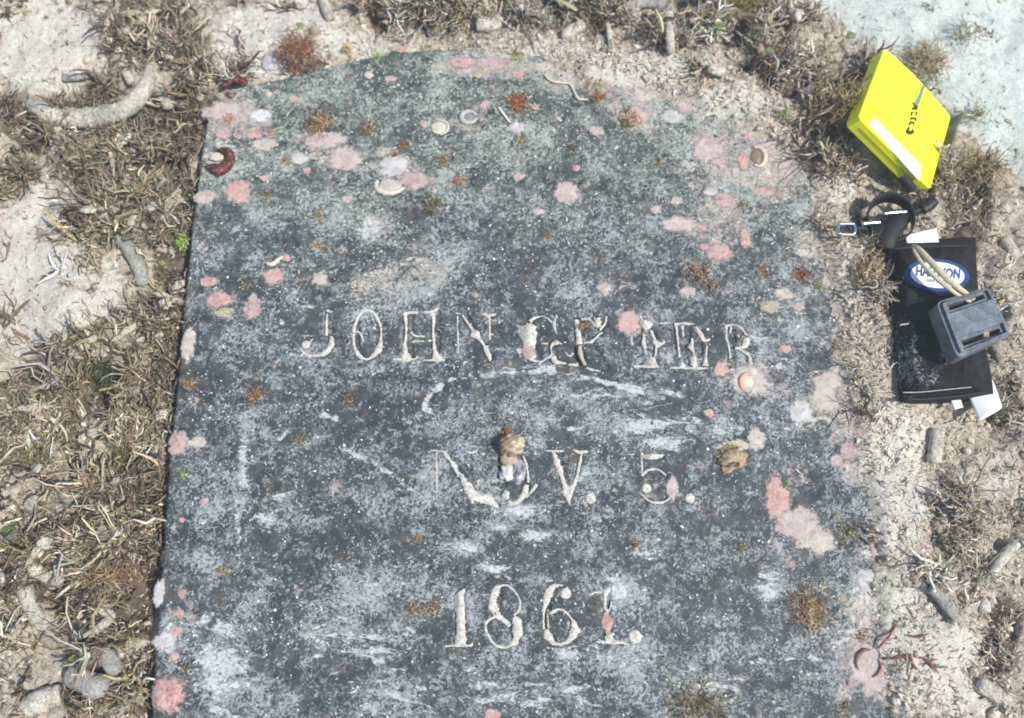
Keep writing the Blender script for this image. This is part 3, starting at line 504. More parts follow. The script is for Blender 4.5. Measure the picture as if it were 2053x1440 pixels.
for st in GREY_LINES:
    g = Geo(); ribbon(g, st); obj('carved_line', g.mesh('carved_line'), M_SILT, stone)

# short flakes and threads of silt caught on the stone
n = 60000
fx, fy = rng.uniform(-0.335, 0.345, n), rng.uniform(-0.34, 0.345, n); fu, fv = photo(fx, fy); fsd = outline_sd(fx, fy)
fs = blobs(fu, fv, SED); fb = fbm(fx*22, fy*22+9, 5, .65)
den = 0.07+0.80*sstep(.50, .68, fb)+1.0*np.clip(fs, 0, 1)*sstep(.40, .58, fb)+0.16*sstep(700, 300, fv)
den *= 1-0.45*blobs(fu, fv, [(480, 1060, 170, 170, 1), (1430, 1290, 170, 130, 1.3), (560, 1130, 140, 90, .8), (1180, 960, 110, 60, .7), (1130, 960, 40, 60, .9), (1000, 960, 40, 40, 1), (1060, 1010, 500, 30, .2)])
k = (rng.random(n) < den*.62) & (fsd < -0.0015); fx, fy, fu, fv, fs = fx[k], fy[k], fu[k], fv[k], fs[k]; n = len(fx)
ri = np.clip(np.searchsorted(rows_y, fy), 0, len(rows_y)-1); cx_ = np.clip(((fx-xl[ri])/(xr[ri]-xl[ri])*(NXS-1)).round().astype(int), 0, NXS-1); fz = z.reshape(len(rows_y), NXS)[ri, cx_]
ok = fz > -0.0012; fx, fy, fz, fu, fv, fs = fx[ok], fy[ok], fz[ok], fu[ok], fv[ok], fs[ok]; n = len(fx)
Lf = rng.lognormal(math.log(.0013), .6, n).clip(.0005, .006); Wf = rng.uniform(.00022, .0005, n)*np.clip(Lf/.0013, .7, 1.5)*rng.uniform(.7, 1.4, n)
th_ = rng.uniform(0, 6.283, n); ka = rng.normal(0, .75, n); pts_ = []; px_, py_ = fx.copy(), fy.copy()
for q in range(4):
    pts_.append(np.c_[px_, py_, th_]); px_ = px_+np.cos(th_)*Lf/3; py_ = py_+np.sin(th_)*Lf/3; th_ = th_+ka+rng.normal(0, .3, n)
V = []
for q, wq in enumerate((.45, 1.0, .9, .35)):
    P_ = pts_[q]; sx_, sy_ = -np.sin(P_[:, 2])*Wf*wq, np.cos(P_[:, 2])*Wf*wq
    V += [np.c_[P_[:, 0]-sx_, P_[:, 1]-sy_, fz-.0001], np.c_[P_[:, 0], P_[:, 1], fz+.0005], np.c_[P_[:, 0]+sx_, P_[:, 1]+sy_, fz-.0001]]
V = np.stack(V, 1).reshape(-1, 3); b_ = (np.arange(n)*12)[:, None, None, None]+(np.arange(3)*3)[None, :, None, None]+np.arange(2)[None, None, :, None]
Q = (b_+np.array([0, 3, 4, 1])).reshape(-1, 4)
warm = np.clip(blobs(fu, fv, [(760, 560, 110, 45, .6), (1250, 170, 200, 60, .8), (1550, 340, 120, 90, .7), (1680, 800, 70, 170, .7), (450, 280, 90, 90, .7)])+rng.normal(.1, .2, n), 0, 1)[:, None]; gg = sstep(700, 250, fv)[:, None]
C = (np.array([.405, .44, .455])*(1-gg)+np.array([.42, .465, .43])*gg)*(1-warm)+np.array([.56, .50, .42])*warm; C = C*rng.uniform(.6, 1.45, (n, 1))
o = obj('silt_flakes', mesh_np('silt_flakes', V, Q, None, True, {'col': np.repeat(np.clip(C, .1, .8), 12, 0)}), M_FLAKE, stone); o['kind'] = 'stuff'

# crusts grown onto the stone: irregular low domes
PINK, SALM, PALE, CREAM, WHITE, ROSE = (0.52, 0.265, 0.25), (0.56, 0.32, 0.27), (0.52, 0.41, 0.385), (0.53, 0.475, 0.40), (0.55, 0.55, 0.545), (0.45, 0.285, 0.275)
CRUSTS = [(478, 385, 25, 27, SALM, 2.2), (690, 318, 36, 29, PALE, 2), (655, 282, 42, 24, PALE, 1.2), (547, 555, 22, 18, PINK, 1.4), (573, 517, 9, 8, PINK, 1), (420, 565, 18, 11, PINK, 1), (440, 600, 28, 18, PINK, 1.6), (505, 620, 18, 22, ROSE, 1.2), (507, 600, 9, 12, PALE, 1), (642, 560, 16, 13, PALE, 1), (510, 270, 16, 11, PINK, 1.4), (448, 268, 18, 13, ROSE, 1), (478, 274, 8, 6, ROSE, 1), (530, 357, 10, 8, PINK, 1), (588, 198, 10, 8, SALM, 1), (540, 190, 8, 7, CREAM, 1), (615, 342, 8, 8, PINK, 1), (785, 158, 15, 7, PINK, 1), (850, 248, 9, 9, SALM, 1), (973, 210, 11, 12, PINK, 1.2), (1073, 215, 8, 8, SALM, 1), (1197, 263, 16, 14, PALE, 1.6), (1135, 387, 28, 25, PALE, 2), (1120, 238, 6, 5, SALM, .8), (1155, 338, 9, 8, PINK, 1), (1040, 355, 11, 9, PALE, 1), (832, 362, 36, 22, ROSE, 1.6), (790, 335, 34, 26, WHITE, 1.5), (925, 125, 32, 14, PINK, 1), (985, 128, 36, 18, ROSE, 1), (1037, 150, 12, 10, PINK, 1), (805, 98, 14, 7, PINK, 1), (1205, 145, 10, 12, PINK, 1), (1212, 580, 15, 14, CREAM, 1.6), (1262, 648, 23, 25, SALM, 1.8), (1447, 740, 15, 15, SALM, 1.5), (1422, 829, 10, 9, SALM, 1), (1500, 765, 36, 30, CREAM, 2.2), (1443, 507, 28, 19, PINK, 1.6), (1412, 495, 10, 7, PINK, 1), (1493, 477, 11, 22, SALM, 1.6), (1455, 402, 24, 18, ROSE, 1.4), (1425, 385, 14, 9, WHITE, 1.2), (1360, 450, 34, 18, PALE, 1.2), (1408, 458, 9, 8, PINK, 1), (1418, 300, 34, 30, PALE, 1.5), (1490, 322, 12, 19, SALM, 1.8), (1440, 324, 16, 8, ROSE, 1), (1475, 345, 9, 14, PALE, 1), (1573, 340, 26, 24, PALE, 1.2), (1535, 385, 28, 10, ROSE, 1), (1530, 285, 22, 18, ROSE, 1.2), (1500, 270, 10, 14, SALM, 1), (1315, 420, 11, 10, PALE, 1), (1357, 403, 12, 10, CREAM, 1), (1270, 232, 30, 22, PALE, 1), (1218, 1250, 10, 17, PINK, 1.2), (1060, 705, 14, 12, ROSE, 1), (340, 1391, 28, 30, PINK, 9), (358, 890, 17, 26, ROSE, 2.5), (378, 692, 13, 36, CREAM, 3), (395, 887, 20, 10, CREAM, 1.5), (1558, 1000, 24, 44, SALM, 1.8), (1596, 1052, 44, 34, PALE, 2), (1636, 1085, 34, 26, CREAM, 2.5), (1700, 905, 14, 18, ROSE, 1), (1677, 925, 14, 12, PALE, 1), (1700, 790, 24, 16, PALE, 1), (1745, 1340, 42, 48, PALE, 2.5), (1660, 765, 34, 20, CREAM, 2), (1652, 800, 26, 28, CREAM, 2), (450, 222, 50, 22, PALE, 1.2), (320, 1190, 10, 26, WHITE, 1.5), (330, 1285, 20, 16, WHITE, 1.2), (352, 1265, 12, 8, PINK, 1), (350, 1315, 8, 8, SALM, 1), (362, 1232, 9, 7, SALM, 1), (365, 1190, 8, 9, ROSE, 1), (988, 1432, 16, 9, PINK, 1), (1570, 590, 18, 15, CREAM, 1.6), (1600, 615, 12, 10, PALE, 1), (1575, 700, 12, 9, PINK, 1), (1348, 980, 11, 22, PALE, 1.2), (1562, 735, 8, 8, WHITE, 1), (1470, 893, 36, 10, CREAM, 1), (1515, 880, 17, 24, CREAM, 1.6), (1605, 825, 20, 26, WHITE, 1.2), (1775, 1005, 16, 60, CREAM, 2.5), (1765, 1065, 24, 22, CREAM, 2), (1765, 1100, 20, 22, PALE, 2), (1380, 585, 16, 10, PALE, .8), (1640, 430, 18, 26, CREAM, 2.5), (522, 232, 22, 15, (0.7, 0.72, 0.75), 1.6), (1035, 258, 20, 15, (0.55, 0.53, 0.56), 4), (530, 290, 26, 14, CREAM, 1.4), (600, 318, 22, 14, WHITE, 1), (740, 150, 10, 9, CREAM, 1.2), (412, 395, 26, 16, PALE, 1.5), (960, 152, 9, 6, (0.55, 0.38, 0.08), 1), (975, 140, 7, 6, (0.55, 0.36, 0.08), 1), (412, 500, 6, 5, ROSE, .8), (410, 1005, 8, 7, ROSE, .8), (365, 1042, 6, 5, PINK, .7), (1790, 1180, 22, 18, PALE, 2), (1545, 615, 20, 14, (0.36, 0.34, 0.2), 1), (450, 627, 22, 10, (0.4, 0.36, 0.22), 1.5), (697, 400, 13, 9, PALE, 1), (1080, 425, 13, 7, PALE, 1.4), (1100, 133, 34, 14, CREAM, 1.5), (1185, 150, 30, 14, PALE, 1.3), (1290, 190, 36, 18, CREAM, 1.5), (1385, 208, 34, 18, PALE, 1.5), (1345, 235, 24, 16, WHITE, 1), (1500, 255, 34, 18, CREAM, 1.5), (1590, 285, 34, 16, PALE, 1.5), (1630, 335, 20, 30, CREAM, 1.6), (1640, 390, 18, 28, PALE, 1.5), (1665, 560, 16, 26, PALE, 1.2), (1695, 640, 18, 34, CREAM, 1.6), (1715, 740, 20, 36, PALE, 1.5), (1738, 860, 18, 40, CREAM, 1.8), (1752, 935, 18, 30, PALE, 1.5), (1785, 1110, 16, 36, CREAM, 1.6), (1780, 1255, 26, 28, PALE, 1.4), (1800, 1310, 22, 30, CREAM, 1.5), (1802, 1400, 22, 30, PALE, 1.5), (1740, 1160, 20, 18, WHITE, 1)]
def crust(x, y, rx, ry, col, h):
    nr, ns = 9, 34; a = np.linspace(0, 2*math.pi, ns, endpoint=False); s0 = rng.random()*50
    wob = 1+0.55*(fbm(np.cos(a)*1.5+s0, np.sin(a)*1.5+s0, 3)-0.5)+0.35*(fbm(np.cos(a)*5+s0, np.sin(a)*5, 2)-0.5)
    rr = np.linspace(1, 0.12, nr); c = at(x, y); g = Geo(); V = []
    for q in rr:
        xx = rx*PX*q*wob*np.cos(a); yy = ry*PX*q*wob*np.sin(a)
        zz = 0.001*h*(1-q**2.2)**0.6*(0.75+0.7*(fbm((c[0]+xx)*500, (c[1]+yy)*500, 3)-0.4)) if q < 1 else np.full(ns, -0.0015)
        V.append(np.c_[c[0]+xx, c[1]+yy, zz])
    V = np.vstack(V+[[[c[0], c[1], 0.001*h*0.9]]])
    Q = [(k*ns+j, k*ns+(j+1) % ns, (k+1)*ns+(j+1) % ns, (k+1)*ns+j) for k in range(nr-1) for j in range(ns)]
    T = [((nr-1)*ns+j, (nr-1)*ns+(j+1) % ns, nr*ns) for j in range(ns)]
    t = (fbm(V[:, 0]*160+s0, V[:, 1]*160, 3)-0.5)[:, None]
    cc = np.array(col)*(1+0.5*t); edge_ = np.r_[np.repeat(rr, ns), 0.0][:, None]**3; cc = cc*(1-.45*edge_)+.45*edge_*np.array([.52, .46, .43]); cc = cc+np.array([0.04, 0.06, 0.06])*np.clip(t*3, -0.6, 1)
    g.add(V, Q, T, np.clip(cc, 0.02, 0.8)); g.rim = np.r_[np.repeat(rr, ns), 0.0]; return g
for cr in CRUSTS:
    if cr[2] < 1: continue
    cr = (cr[0], cr[1], cr[2]*1.28, cr[3]*1.28)+cr[4:5]+(cr[5]*(.75 if cr[5] < 3 else 1),); g = crust(*cr); me = g.mesh('crust'); a_ = me.attributes.new('rim', 'FLOAT', 'POINT'); a_.data.foreach_set('value', g.rim.astype(np.float32))
    obj('crust' if cr[4] in (CREAM, WHITE) else 'coralline_crust', me, M_CRUST, stone)

# ------------------------------------------------------------------ strands (algae)
def strand_mesh(P0, D0, L, R, C, S=4, wig=0.35, zb=0.0, tip=0.35, g=None):
    n = len(P0); D = D0/np.linalg.norm(D0, axis=1)[:, None]; P = P0.copy(); path = [P.copy()]; dirs = [D.copy()]
    for k in range(S):
        D = D+rng.normal(0, wig, (n, 3)); D[:, 2] += zb; D /= np.linalg.norm(D, axis=1)[:, None]
        P = P+D*(L/S)[:, None]; path.append(P.copy()); dirs.append(D.copy())
    path = np.stack(path, 1); dirs = np.stack(dirs, 1)
    ref = rng.normal(0, 1, (n, 3)); s = np.cross(dirs, ref[:, None]); s /= np.linalg.norm(s, axis=2)[..., None]+1e-9; t = np.cross(dirs, s)
    a = np.array([0, 2*math.pi/3, 4*math.pi/3]); rad = R[:, None]*(1-(1-tip)*np.linspace(0, 1, S+1)[None]**1.5)
    V = path[:, :, None]+rad[:, :, None, None]*(np.cos(a)[None, None, :, None]*s[:, :, None]+np.sin(a)[None, None, :, None]*t[:, :, None])
    per = (S+1)*3; V = V.reshape(-1, 3); b = (np.arange(n)*per)[:, None, None]+(np.arange(S)*3)[None, :, None]; j = np.arange(3)[None, None]; k = (j+1) % 3
    Q = np.stack([b+j, b+k, b+3+k, b+3+j], -1).reshape(-1, 4)
    T = (np.arange(n)*per+S*3)[:, None]+np.array([[0, 1, 2]])
    return V, Q, T, np.repeat(C, per, 0), path, dirs

PAL = {'brown': (0.155, 0.112, 0.072), 'tan': (0.42, 0.36, 0.265), 'pink': (0.34, 0.27, 0.215), 'olive': (0.24, 0.215, 0.12), 'cream': (0.60, 0.55, 0.46), 'dark': (0.085, 0.06, 0.05), 'rust': (0.34, 0.17, 0.07), 'gold': (0.27, 0.21, 0.115), 'grey': (0.38, 0.365, 0.30), 'purple': (0.14, 0.09, 0.078)}
KEYS = list(PAL); PALA = np.array([PAL[k] for k in KEYS])
def weights(u, v, sdv):
    w = {k: np.zeros_like(u) for k in KEYS}
    right = sstep(1500, 1750, u); top = sstep(230, 80, v)*sstep(500, 760, u)*(1-right)
    left = np.clip(1-right-top, 0, 1)
    for k, a in dict(brown=.38, tan=.33, pink=.09, olive=.15, cream=.07, dark=.18, gold=.14, grey=.05).items(): w[k] += left*a
    for k, a in dict(brown=.10, tan=.30, pink=.10, olive=.14, cream=.24, dark=.10, gold=.12, grey=.10).items(): w[k] += top*a
    upr = right*sstep(620, 380, v); lor = right-upr
    for k, a in dict(brown=.12, tan=.30, olive=.22, cream=.12, gold=.16, grey=.10, pink=.06).items(): w[k] += upr*a
    for k, a in dict(brown=.06, tan=.22, olive=.07, cream=.44, pink=.12, gold=.04, grey=.08).items(): w[k] += lor*a
    nearl = left*sstep(0.035, 0.0, sdv)
    w['dark'] += nearl*0.35; w['purple'] += nearl*0.3
    return np.stack([w[k] for k in KEYS], -1)
def pick(wt):
    c = np.cumsum(wt, 1); c /= c[:, -1:]; return (rng.random(len(wt))[:, None] < c).argmax(1)

KEEP = []                                # (u, v, radius, how much turf is kept away)
# ------------------------------------------------------------------ coral branches and larger pieces on the seabed
GC = 'broken coral pieces lying on the seabed'
def ground(uv):
    p = at(uv[0], uv[1], -0.01); zz = bed_z(np.array([p[0]]), np.array([p[1]]))[0][0]
    p = at(uv[0], uv[1], zz); zz = bed_z(np.array([p[0]]), np.array([p[1]]))[0][0]; return at(uv[0], uv[1], zz)
def coral(path, rad, col, label, lift=0.6, group=GC, name='coral_branch', cat='coral', noise=0.24, sides=18, flat=0.9):
    P = np.array([ground(p[:2]) for p in path]); R = np.array([(p[2] if len(p) > 2 else rad)*PX for p in path])
    for q in spline(np.array([p[:2] for p in path], float), 12): KEEP.append((q[0], q[1], rad*1.5+4, .93))
    P[:, 2] = np.maximum(P[:, 2], np.median(P[:, 2]))+R*lift
    n = max(10, int(sum(np.linalg.norm(np.diff(P, axis=0), axis=1))/0.0025)); Q = spline(np.c_[P, R], n)
    c0 = P.mean(0); g = Geo(); V, F, T = tube(Q[:, :3], Q[:, 3], sides, flat, True, noise, 230.)
    cc = np.array(col)*(1+0.5*(fbm(V[:, 0]*120, V[:, 1]*120, 3)-0.5))[:, None]
    g.add(V, F, T, np.clip(cc, 0.02, 0.75)); o = obj(name, g.mesh(name, off=c0), M_CORAL, loc=c0); return tag(o, label, cat, group)
CG, CB, CW, CGR = (0.60, 0.575, 0.48), (0.47, 0.40, 0.31), (0.68, 0.64, 0.55), (0.43, 0.43, 0.39)
coral([(78, 222, 17), (100, 236, 23), (145, 247, 24), (200, 246, 24), (245, 234, 22), (282, 205, 20), (302, 172, 17), (306, 140, 9)], 20, CG, 'thick curved pale coral branch, the largest beside the stone', 0.8)
coral([(316, 150), (325, 185), (345, 220)], 15, CG, 'short grey coral stub touching the end of the large curved branch', 0.9)
coral([(112, 895), (125, 930), (138, 975), (156, 1025)], 15, CB, 'long straight tan coral stick beside the green-tinged rubble, standing upright in turf', 0.9)
coral([(55, 1180), (68, 1212), (84, 1245)], 14, CG, 'short cylindrical grey coral stick below the pale wedge-shaped lump', 0.9)
coral([(70, 1140), (100, 1155), (135, 1166)], 14, CW, 'pale wedge-shaped coral lump above the short grey stick', 0.8)
coral([(213, 1300), (222, 1320), (236, 1348)], 16, CGR, 'flat ribbed grey coral sliver near the stone\'s lower edge', 0.6)
coral([(245, 480), (265, 505), (285, 545), (292, 575)], 15, CGR, 'dark grey forked coral stem close to the bright green sprout', 0.9)
coral([(200, 1225), (225, 1238), (150, 1300)], 9, CG, 'thin bent coral twig above the ribbed grey sliver', 1.0)
coral([(1335, 40), (1341, 75), (1344, 112)], 10, CW, 'pale upright coral stick above the arched top of the stone', 1.0)
coral([(1373, 50), (1382, 100)], 9, CB, 'tan coral stick standing next to the pale upright stick', 1.0)
coral([(1216, 55), (1224, 98)], 6, CW, 'thin white coral splinter behind the arched top of the stone', 1.0)
coral([(1440, 20), (1480, 40), (1540, 44)], 12, CB, 'tan coral stick half buried in golden algae at the photo\'s top edge', 0.9)
coral([(650, 0), (654, 20), (662, 42)], 12, CG, 'grey coral stub at the top edge above the stone\'s sloping shoulder', 0.8)
coral([(958, 60), (985, 55), (1008, 38)], 15, CW, 'cream coral lump just above the crown of the stone', 0.6)
coral([(1862, 1180), (1885, 1210), (1912, 1244)], 11, CGR, 'long grey coral stick beside a dark crevice below the pouch', 0.9)
coral([(1875, 865), (1872, 895), (1866, 928)], 14, CW, 'pale coral stump below the white card', 0.7)
coral([(1985, 1150), (2005, 1120), (2030, 1090)], 10, CW, 'pale slanting coral stick near the lower corner of the seabed', 0.8)
coral([(1975, 640), (1990, 690), (2005, 735)], 14, CB, 'brownish coral rib lying against the pouch beside the grey weight', 0.5)
coral([(1870, 1060), (1895, 1040)], 15, CB, 'rounded tan coral knob in the algae under the pouch', 0.6)
coral([(60, 1420), (90, 1400), (140, 1390)], 20, CW, 'pale lumpy coral chunk in the bottom corner beside the rubble', 0.4)
coral([(150, 1350), (185, 1372), (215, 1375)], 22, CGR, 'rounded grey coral cobble near the pink dome on the stone\'s edge', 0.3)
coral([(95, 1275), (120, 1290)], 14, CB, 'tan coral knob between the bent twig and the short grey stick', 0.5)
coral([(20, 1090), (45, 1075)], 16, CB, 'brown coral stub by the edge of the turf', 0.5)
coral([(130, 160), (165, 158), (185, 150)], 9, CGR, 'small grey coral peg above the large curved branch', 0.7)
coral([(255, 150), (268, 172)], 10, CW, 'small white coral peg just inside the curve of the large branch', 0.8)
coral([(215, 660), (240, 690), (270, 700)], 8, CB, 'slender brown coral twig above the dark green tuft', 0.8)
coral([(265, 455), (275, 425)], 9, CW, 'short cream coral peg above the dark grey forked stem', 0.8)
coral([(300, 1040), (292, 1075)], 13, CW, 'cream coral nub in turf close to the stone, level with its long white scratch', 0.5)
coral([(1255, 20), (1290, 8), (1330, 18)], 14, CGR, 'grey coral lump beside the seagrass blade', 0.5)
coral([(1130, 75), (1165, 60)], 13, CW, 'cream coral chunk behind the thin white worm tube', 0.5)
coral([(760, 25), (800, 38)], 15, CB, 'tan coral chunk behind the stone\'s green leaf scrap', 0.5)
coral([(860, 70), (895, 62)], 12, CW, 'pale coral nub touching the top rim of the stone', 0.5)
coral([(1420, 140), (1448, 155)], 12, CW, 'pale coral nub between the arched top and the golden algae', 0.5)
coral([(1600, 205), (1622, 190)], 13, CGR, 'grey coral nub between the stone\'s shoulder and the yellow slate', 0.5)
coral([(1935, 700), (1960, 760)], 9, CB, 'thin coral sliver squeezed under the pouch', 0.2)
coral([(2010, 480), (2035, 520)], 12, CG, 'grey-green coral stub in turf outside the pouch', 0.5)
coral([(1960, 1370), (2000, 1400)], 15, CW, 'pale coral lump in the bottom corner, farthest from the slate', 0.4)

def lump(uv, r, col, label, name, cat, mat=M_CORAL, sq=(1, 1, .6), lift=0.3, group=None, nz=0.25, sub=3, rot=0.0, freq=90, base=None):
    if base is None: KEEP.append((uv[0], uv[1], r*1.5+4, .9))
    c = ground(uv) if base is None else np.array(base); bm = bmesh.new(); bmesh.ops.create_icosphere(bm, subdivisions=sub, radius=1)
    V = np.array([v.co[:] for v in bm.verts]); T = np.array([[v.index for v in f.verts] for f in bm.faces]); bm.free()
    k = 1+nz*2*(fbm(V[:, 0]*freq/50+c[0]*100, V[:, 1]*freq/50+V[:, 2]*1.3+c[1]*100, 4, .6)-0.5)
    V = V*k[:, None]*np.array(sq)*r*PX; cr, sr = math.cos(rot), math.sin(rot); V = V@np.array([[cr, sr, 0], [-sr, cr, 0], [0, 0, 1]])
    V[:, 2] += r*PX*sq[2]*lift; g = Geo(); cc = np.array(col)*(1+0.6*(fbm(V[:, 0]*400+7, V[:, 1]*400, 3)-0.5))[:, None]
    g.add(V, None, T, np.clip(cc, 0.01, 0.8)); o = obj(name, g.mesh(name), mat, loc=c)
    return tag(o, label, cat, group) if label else o
lump((545, 122), 26, (0.40, 0.38, 0.40), 'flat grey shell fragment resting above the stone\'s left shoulder', 'shell_fragment', 'shell', M_SHELL, (0.8, 1.2, .25), rot=-.5)
lump((1700, 70), 15, (0.10, 0.15, 0.07), 'dark green algae leaf on pale sand above the yellow slate', 'algae_leaf', 'leaf', M_LEAF, (1.3, .7, .3), rot=-.3)
lump((1545, 102), 13, (0.13, 0.17, 0.08), 'dull green leaf scrap in golden algae above the stone\'s shoulder', 'algae_leaf', 'leaf', M_LEAF, (1.2, .8, .3), rot=.2)
lump((600, 52), 12, (0.14, 0.19, 0.08), 'round green leaf scrap on sand above the grey shell fragment', 'algae_leaf', 'leaf', M_LEAF, (1.0, .8, .3))
lump((52, 26), 9, (0.24, 0.27, 0.13), 'tiny pale green leaf on the sand in the top corner', 'algae_leaf', 'leaf', M_LEAF, (1.0, .8, .3))
lump((140, 1325), 15, (0.16, 0.25, 0.07), 'bright green leaf on rubble near the bottom corner', 'algae_leaf', 'leaf', M_LEAF, (.8, 1.2, .3))
lump((75, 1298), 9, (0.20, 0.27, 0.09), 'small green leaf beside the bent coral twig', 'algae_leaf', 'leaf', M_LEAF, (1.2, .6, .4), rot=.5)
lump((18, 1065), 14, (0.09, 0.15, 0.05), 'dark green leaf cluster at the edge, level with the numerals\' top line', 'algae_leaf', 'leaf', M_LEAF, (1.2, .8, .5))

# ------------------------------------------------------------------ tufts: separate small plants
def tuft(uv, r, pal, label, n=60, flat=0.5, group='algae tufts growing on the gravestone', z=None, name='algae_tuft', wig=.85, thick=1.0, cat='algae'):
    c = at(uv[0], uv[1], 0.0004) if z is None else (ground(uv)+np.array([0, 0, .007]) if z == 'g' else at(uv[0], uv[1], z)); g = Geo()
    if z is not None: KEEP.append((uv[0], uv[1], r*1.1, .97))
    n = int(n*1.5); pal = np.array(pal)*1.15; C = pal[rng.integers(0, len(pal), n)]*rng.uniform(0.6, 1.6, (n, 1))
    P0 = np.c_[rng.normal(0, .38, (n, 2))*r*PX, np.zeros(n)]; D0 = np.c_[P0[:, :2]/(r*PX)*2+rng.normal(0, .8, (n, 2)), np.abs(rng.normal(0, flat, n))+.15]
    L = r*PX*rng.uniform(.25, .8, n)*(1.25 if z == 'g' else 1); R = rng.uniform(.00025, .0005, n)*thick
    V, Q, T, CC, path, dirs = strand_mesh(P0, D0, L, R, C, S=3, wig=wig, tip=.4); g.add(V, Q, T, np.clip(CC, .01, .8))
    k = rng.integers(0, n, n); V, Q, T, CC, _, _ = strand_mesh(path[k, 2], dirs[k, 2]+rng.normal(0, .7, (n, 3)), L[k]*.45, R[k]*.75, C[k]*rng.uniform(.8, 1.3, (n, 1)), S=2, wig=wig)
    g.add(V, Q, T, np.clip(CC, .01, .8)); o = obj(name, g.mesh(name), M_TURF, loc=c); return tag(o, label, cat, group)
BR = [(0.20, 0.12, 0.05), (0.33, 0.22, 0.11), (0.13, 0.08, 0.04)]; ORG = [(0.38, 0.17, 0.05), (0.27, 0.11, 0.04), (0.42, 0.26, 0.10)]; RED = [(0.36, 0.09, 0.03), (0.45, 0.14, 0.05), (0.25, 0.07, 0.03)]; TANP = [(0.42, 0.30, 0.17), (0.5, 0.4, 0.26), (0.25, 0.15, 0.08)]; DK = [(0.10, 0.075, 0.04), (0.17, 0.12, 0.06)]; GR = [(0.07, 0.10, 0.035), (0.10, 0.13, 0.05), (0.05, 0.07, 0.03)]; GB = [(0.25, 0.40, 0.06), (0.18, 0.32, 0.05)]; OL = [(0.24, 0.22, 0.11), (0.33, 0.30, 0.17)]; MR = [(0.16, 0.035, 0.025), (0.24, 0.06, 0.04)]
tuft((640, 250), 36, TANP+BR, 'round brown bushy tuft above the pale pink ringed crust', 150, 1.0)
tuft((742, 258), 22, BR, 'brown tuft between the bushy round tuft and the limpet', 50)
tuft((806, 293), 12, RED, 'small rust-red tuft above the white-rimmed shell', 30, .8)
tuft((790, 313), 14, ORG, 'orange tuft on the pale crust inside the white-rimmed shell', 30)
tuft((890, 325), 20, BR, 'flat brown tuft beside the white-rimmed shell', 45)
tuft((918, 362), 18, ORG+TANP, 'orange-tan tuft below the flat brown tuft', 45, .8)
tuft((1040, 208), 30, RED+ORG, 'bright rust-orange tuft on the grey mound, the most vivid one', 110, .8)
tuft((1048, 276), 16, BR+OL, 'small olive-brown tuft just below the vivid rust-orange one', 30)
tuft((1197, 195), 24, RED+BR, 'reddish spiky tuft at the end of the white worm tube', 55, .7)
tuft((1190, 175), 28, OL, 'pale olive tuft behind the reddish spiky one', 50, .6)
tuft((1262, 240), 32, ORG+BR, 'spreading orange-brown tuft near the arched edge', 75)
tuft((1145, 300), 14, DK+BR, 'small dark tuft on bare stone below the pink nub', 25)
tuft((1318, 325), 14, BR, 'brown sprig beside the broad pale pink crust', 25)
tuft((868, 410), 26, DK+OL, 'flat dark olive tuft below the white-rimmed shell', 60, .25)
tuft((640, 492), 12, ORG+OL, 'small golden tuft above the letter J', 25)
tuft((640, 430), 20, OL+BR, 'olive sprig on the dark band left of the pale silt spot', 30)
tuft((535, 392), 14, BR, 'brown tuft beside the salmon crust', 28)
tuft((575, 322), 16, BR+OL, 'brown-olive tuft on the shell-crusted shoulder', 35)
tuft((545, 268), 13, ORG+TANP, 'tan tuft by the white patch on the shoulder', 25)
tuft((455, 238), 16, RED+TANP, 'russet tuft on the pale pink shoulder patch', 40)
tuft((1205, 515), 10, BR, 'tiny brown tuft above the round cream spot', 20)
tuft((1095, 470), 12, BR+ORG, 'small brown tuft in the empty middle of the stone', 25)
tuft((1400, 548), 32, TANP+BR, 'large tan tuft with a shaggy tail above the letter R', 90, .7)
tuft((1427, 572), 18, BR, 'brown trailing end of the large tan tuft', 40, .4)
tuft((1608, 553), 22, RED+DK, 'dark reddish tuft near the pouch edge of the stone', 60)
tuft((1530, 540), 18, ORG, 'orange tuft between the tan and the dark reddish tufts', 35)
tuft((1490, 410), 16, OL+BR, 'olive tuft between pink crusts near the shoulder', 35)
lump((1465, 924), 25, (0.36, .27, .17), 'brown crusted shell lump with a painted dark hollow beside the numeral 5', 'shell', 'shell', M_RUB, (1.15, .85, .55), .2, nz=.5, sub=4, base=at(1467, 924, 0), rot=.3)
lump((1470, 932), 9, (0.06, .035, .02), None, 'hollow', None, M_RUB, (1.4, .7, .4), 0, nz=.4, base=at(1470, 931, .0065)); HOL_SHADE = bpy.data.objects['hollow']; HOL_SHADE.parent = [o for o in COL.objects if o.get('label', '').startswith('brown crusted shell')][0]; HOL_SHADE.location = Vector(at(1470, 931, .0065))-HOL_SHADE.parent.location  # solid dark bump, its colour stands for the shade inside a cavity
tuft((1462, 915), 30, TANP+BR, 'tan and brown fuzz on the brown crusted shell lump', 70, .7)
tuft((1462, 898), 14, GB+OL, 'green sprig on top of the brown crusted shell lump', 25)
tuft((512, 795), 22, BR+ORG, 'curled brown tuft below the letter J', 45)
tuft((378, 772), 14, ORG, 'orange tuft at the stone\'s edge below the cream crust', 30)
tuft((697, 800), 16, BR, 'brown tuft below the name, left of the carved loop', 30)
tuft((600, 878), 16, OL+BR, 'faint olive tuft beside the long white scratch', 30, .3)
tuft((1625, 1222), 46, TANP+BR+[(0.5, .33, .26)], 'broad pinkish brown tuft at the stone\'s lower edge', 190, .6)
tuft((1400, 1418), 55, OL+DK, 'wide dull brown tuft at the bottom of the stone', 150, .3)
tuft((1275, 1095), 14, ORG+BR, 'small orange tuft above the last numeral 1', 25)
tuft((1486, 1100), 12, BR+OL, 'small brown tuft below the diagonal pink crust', 25)
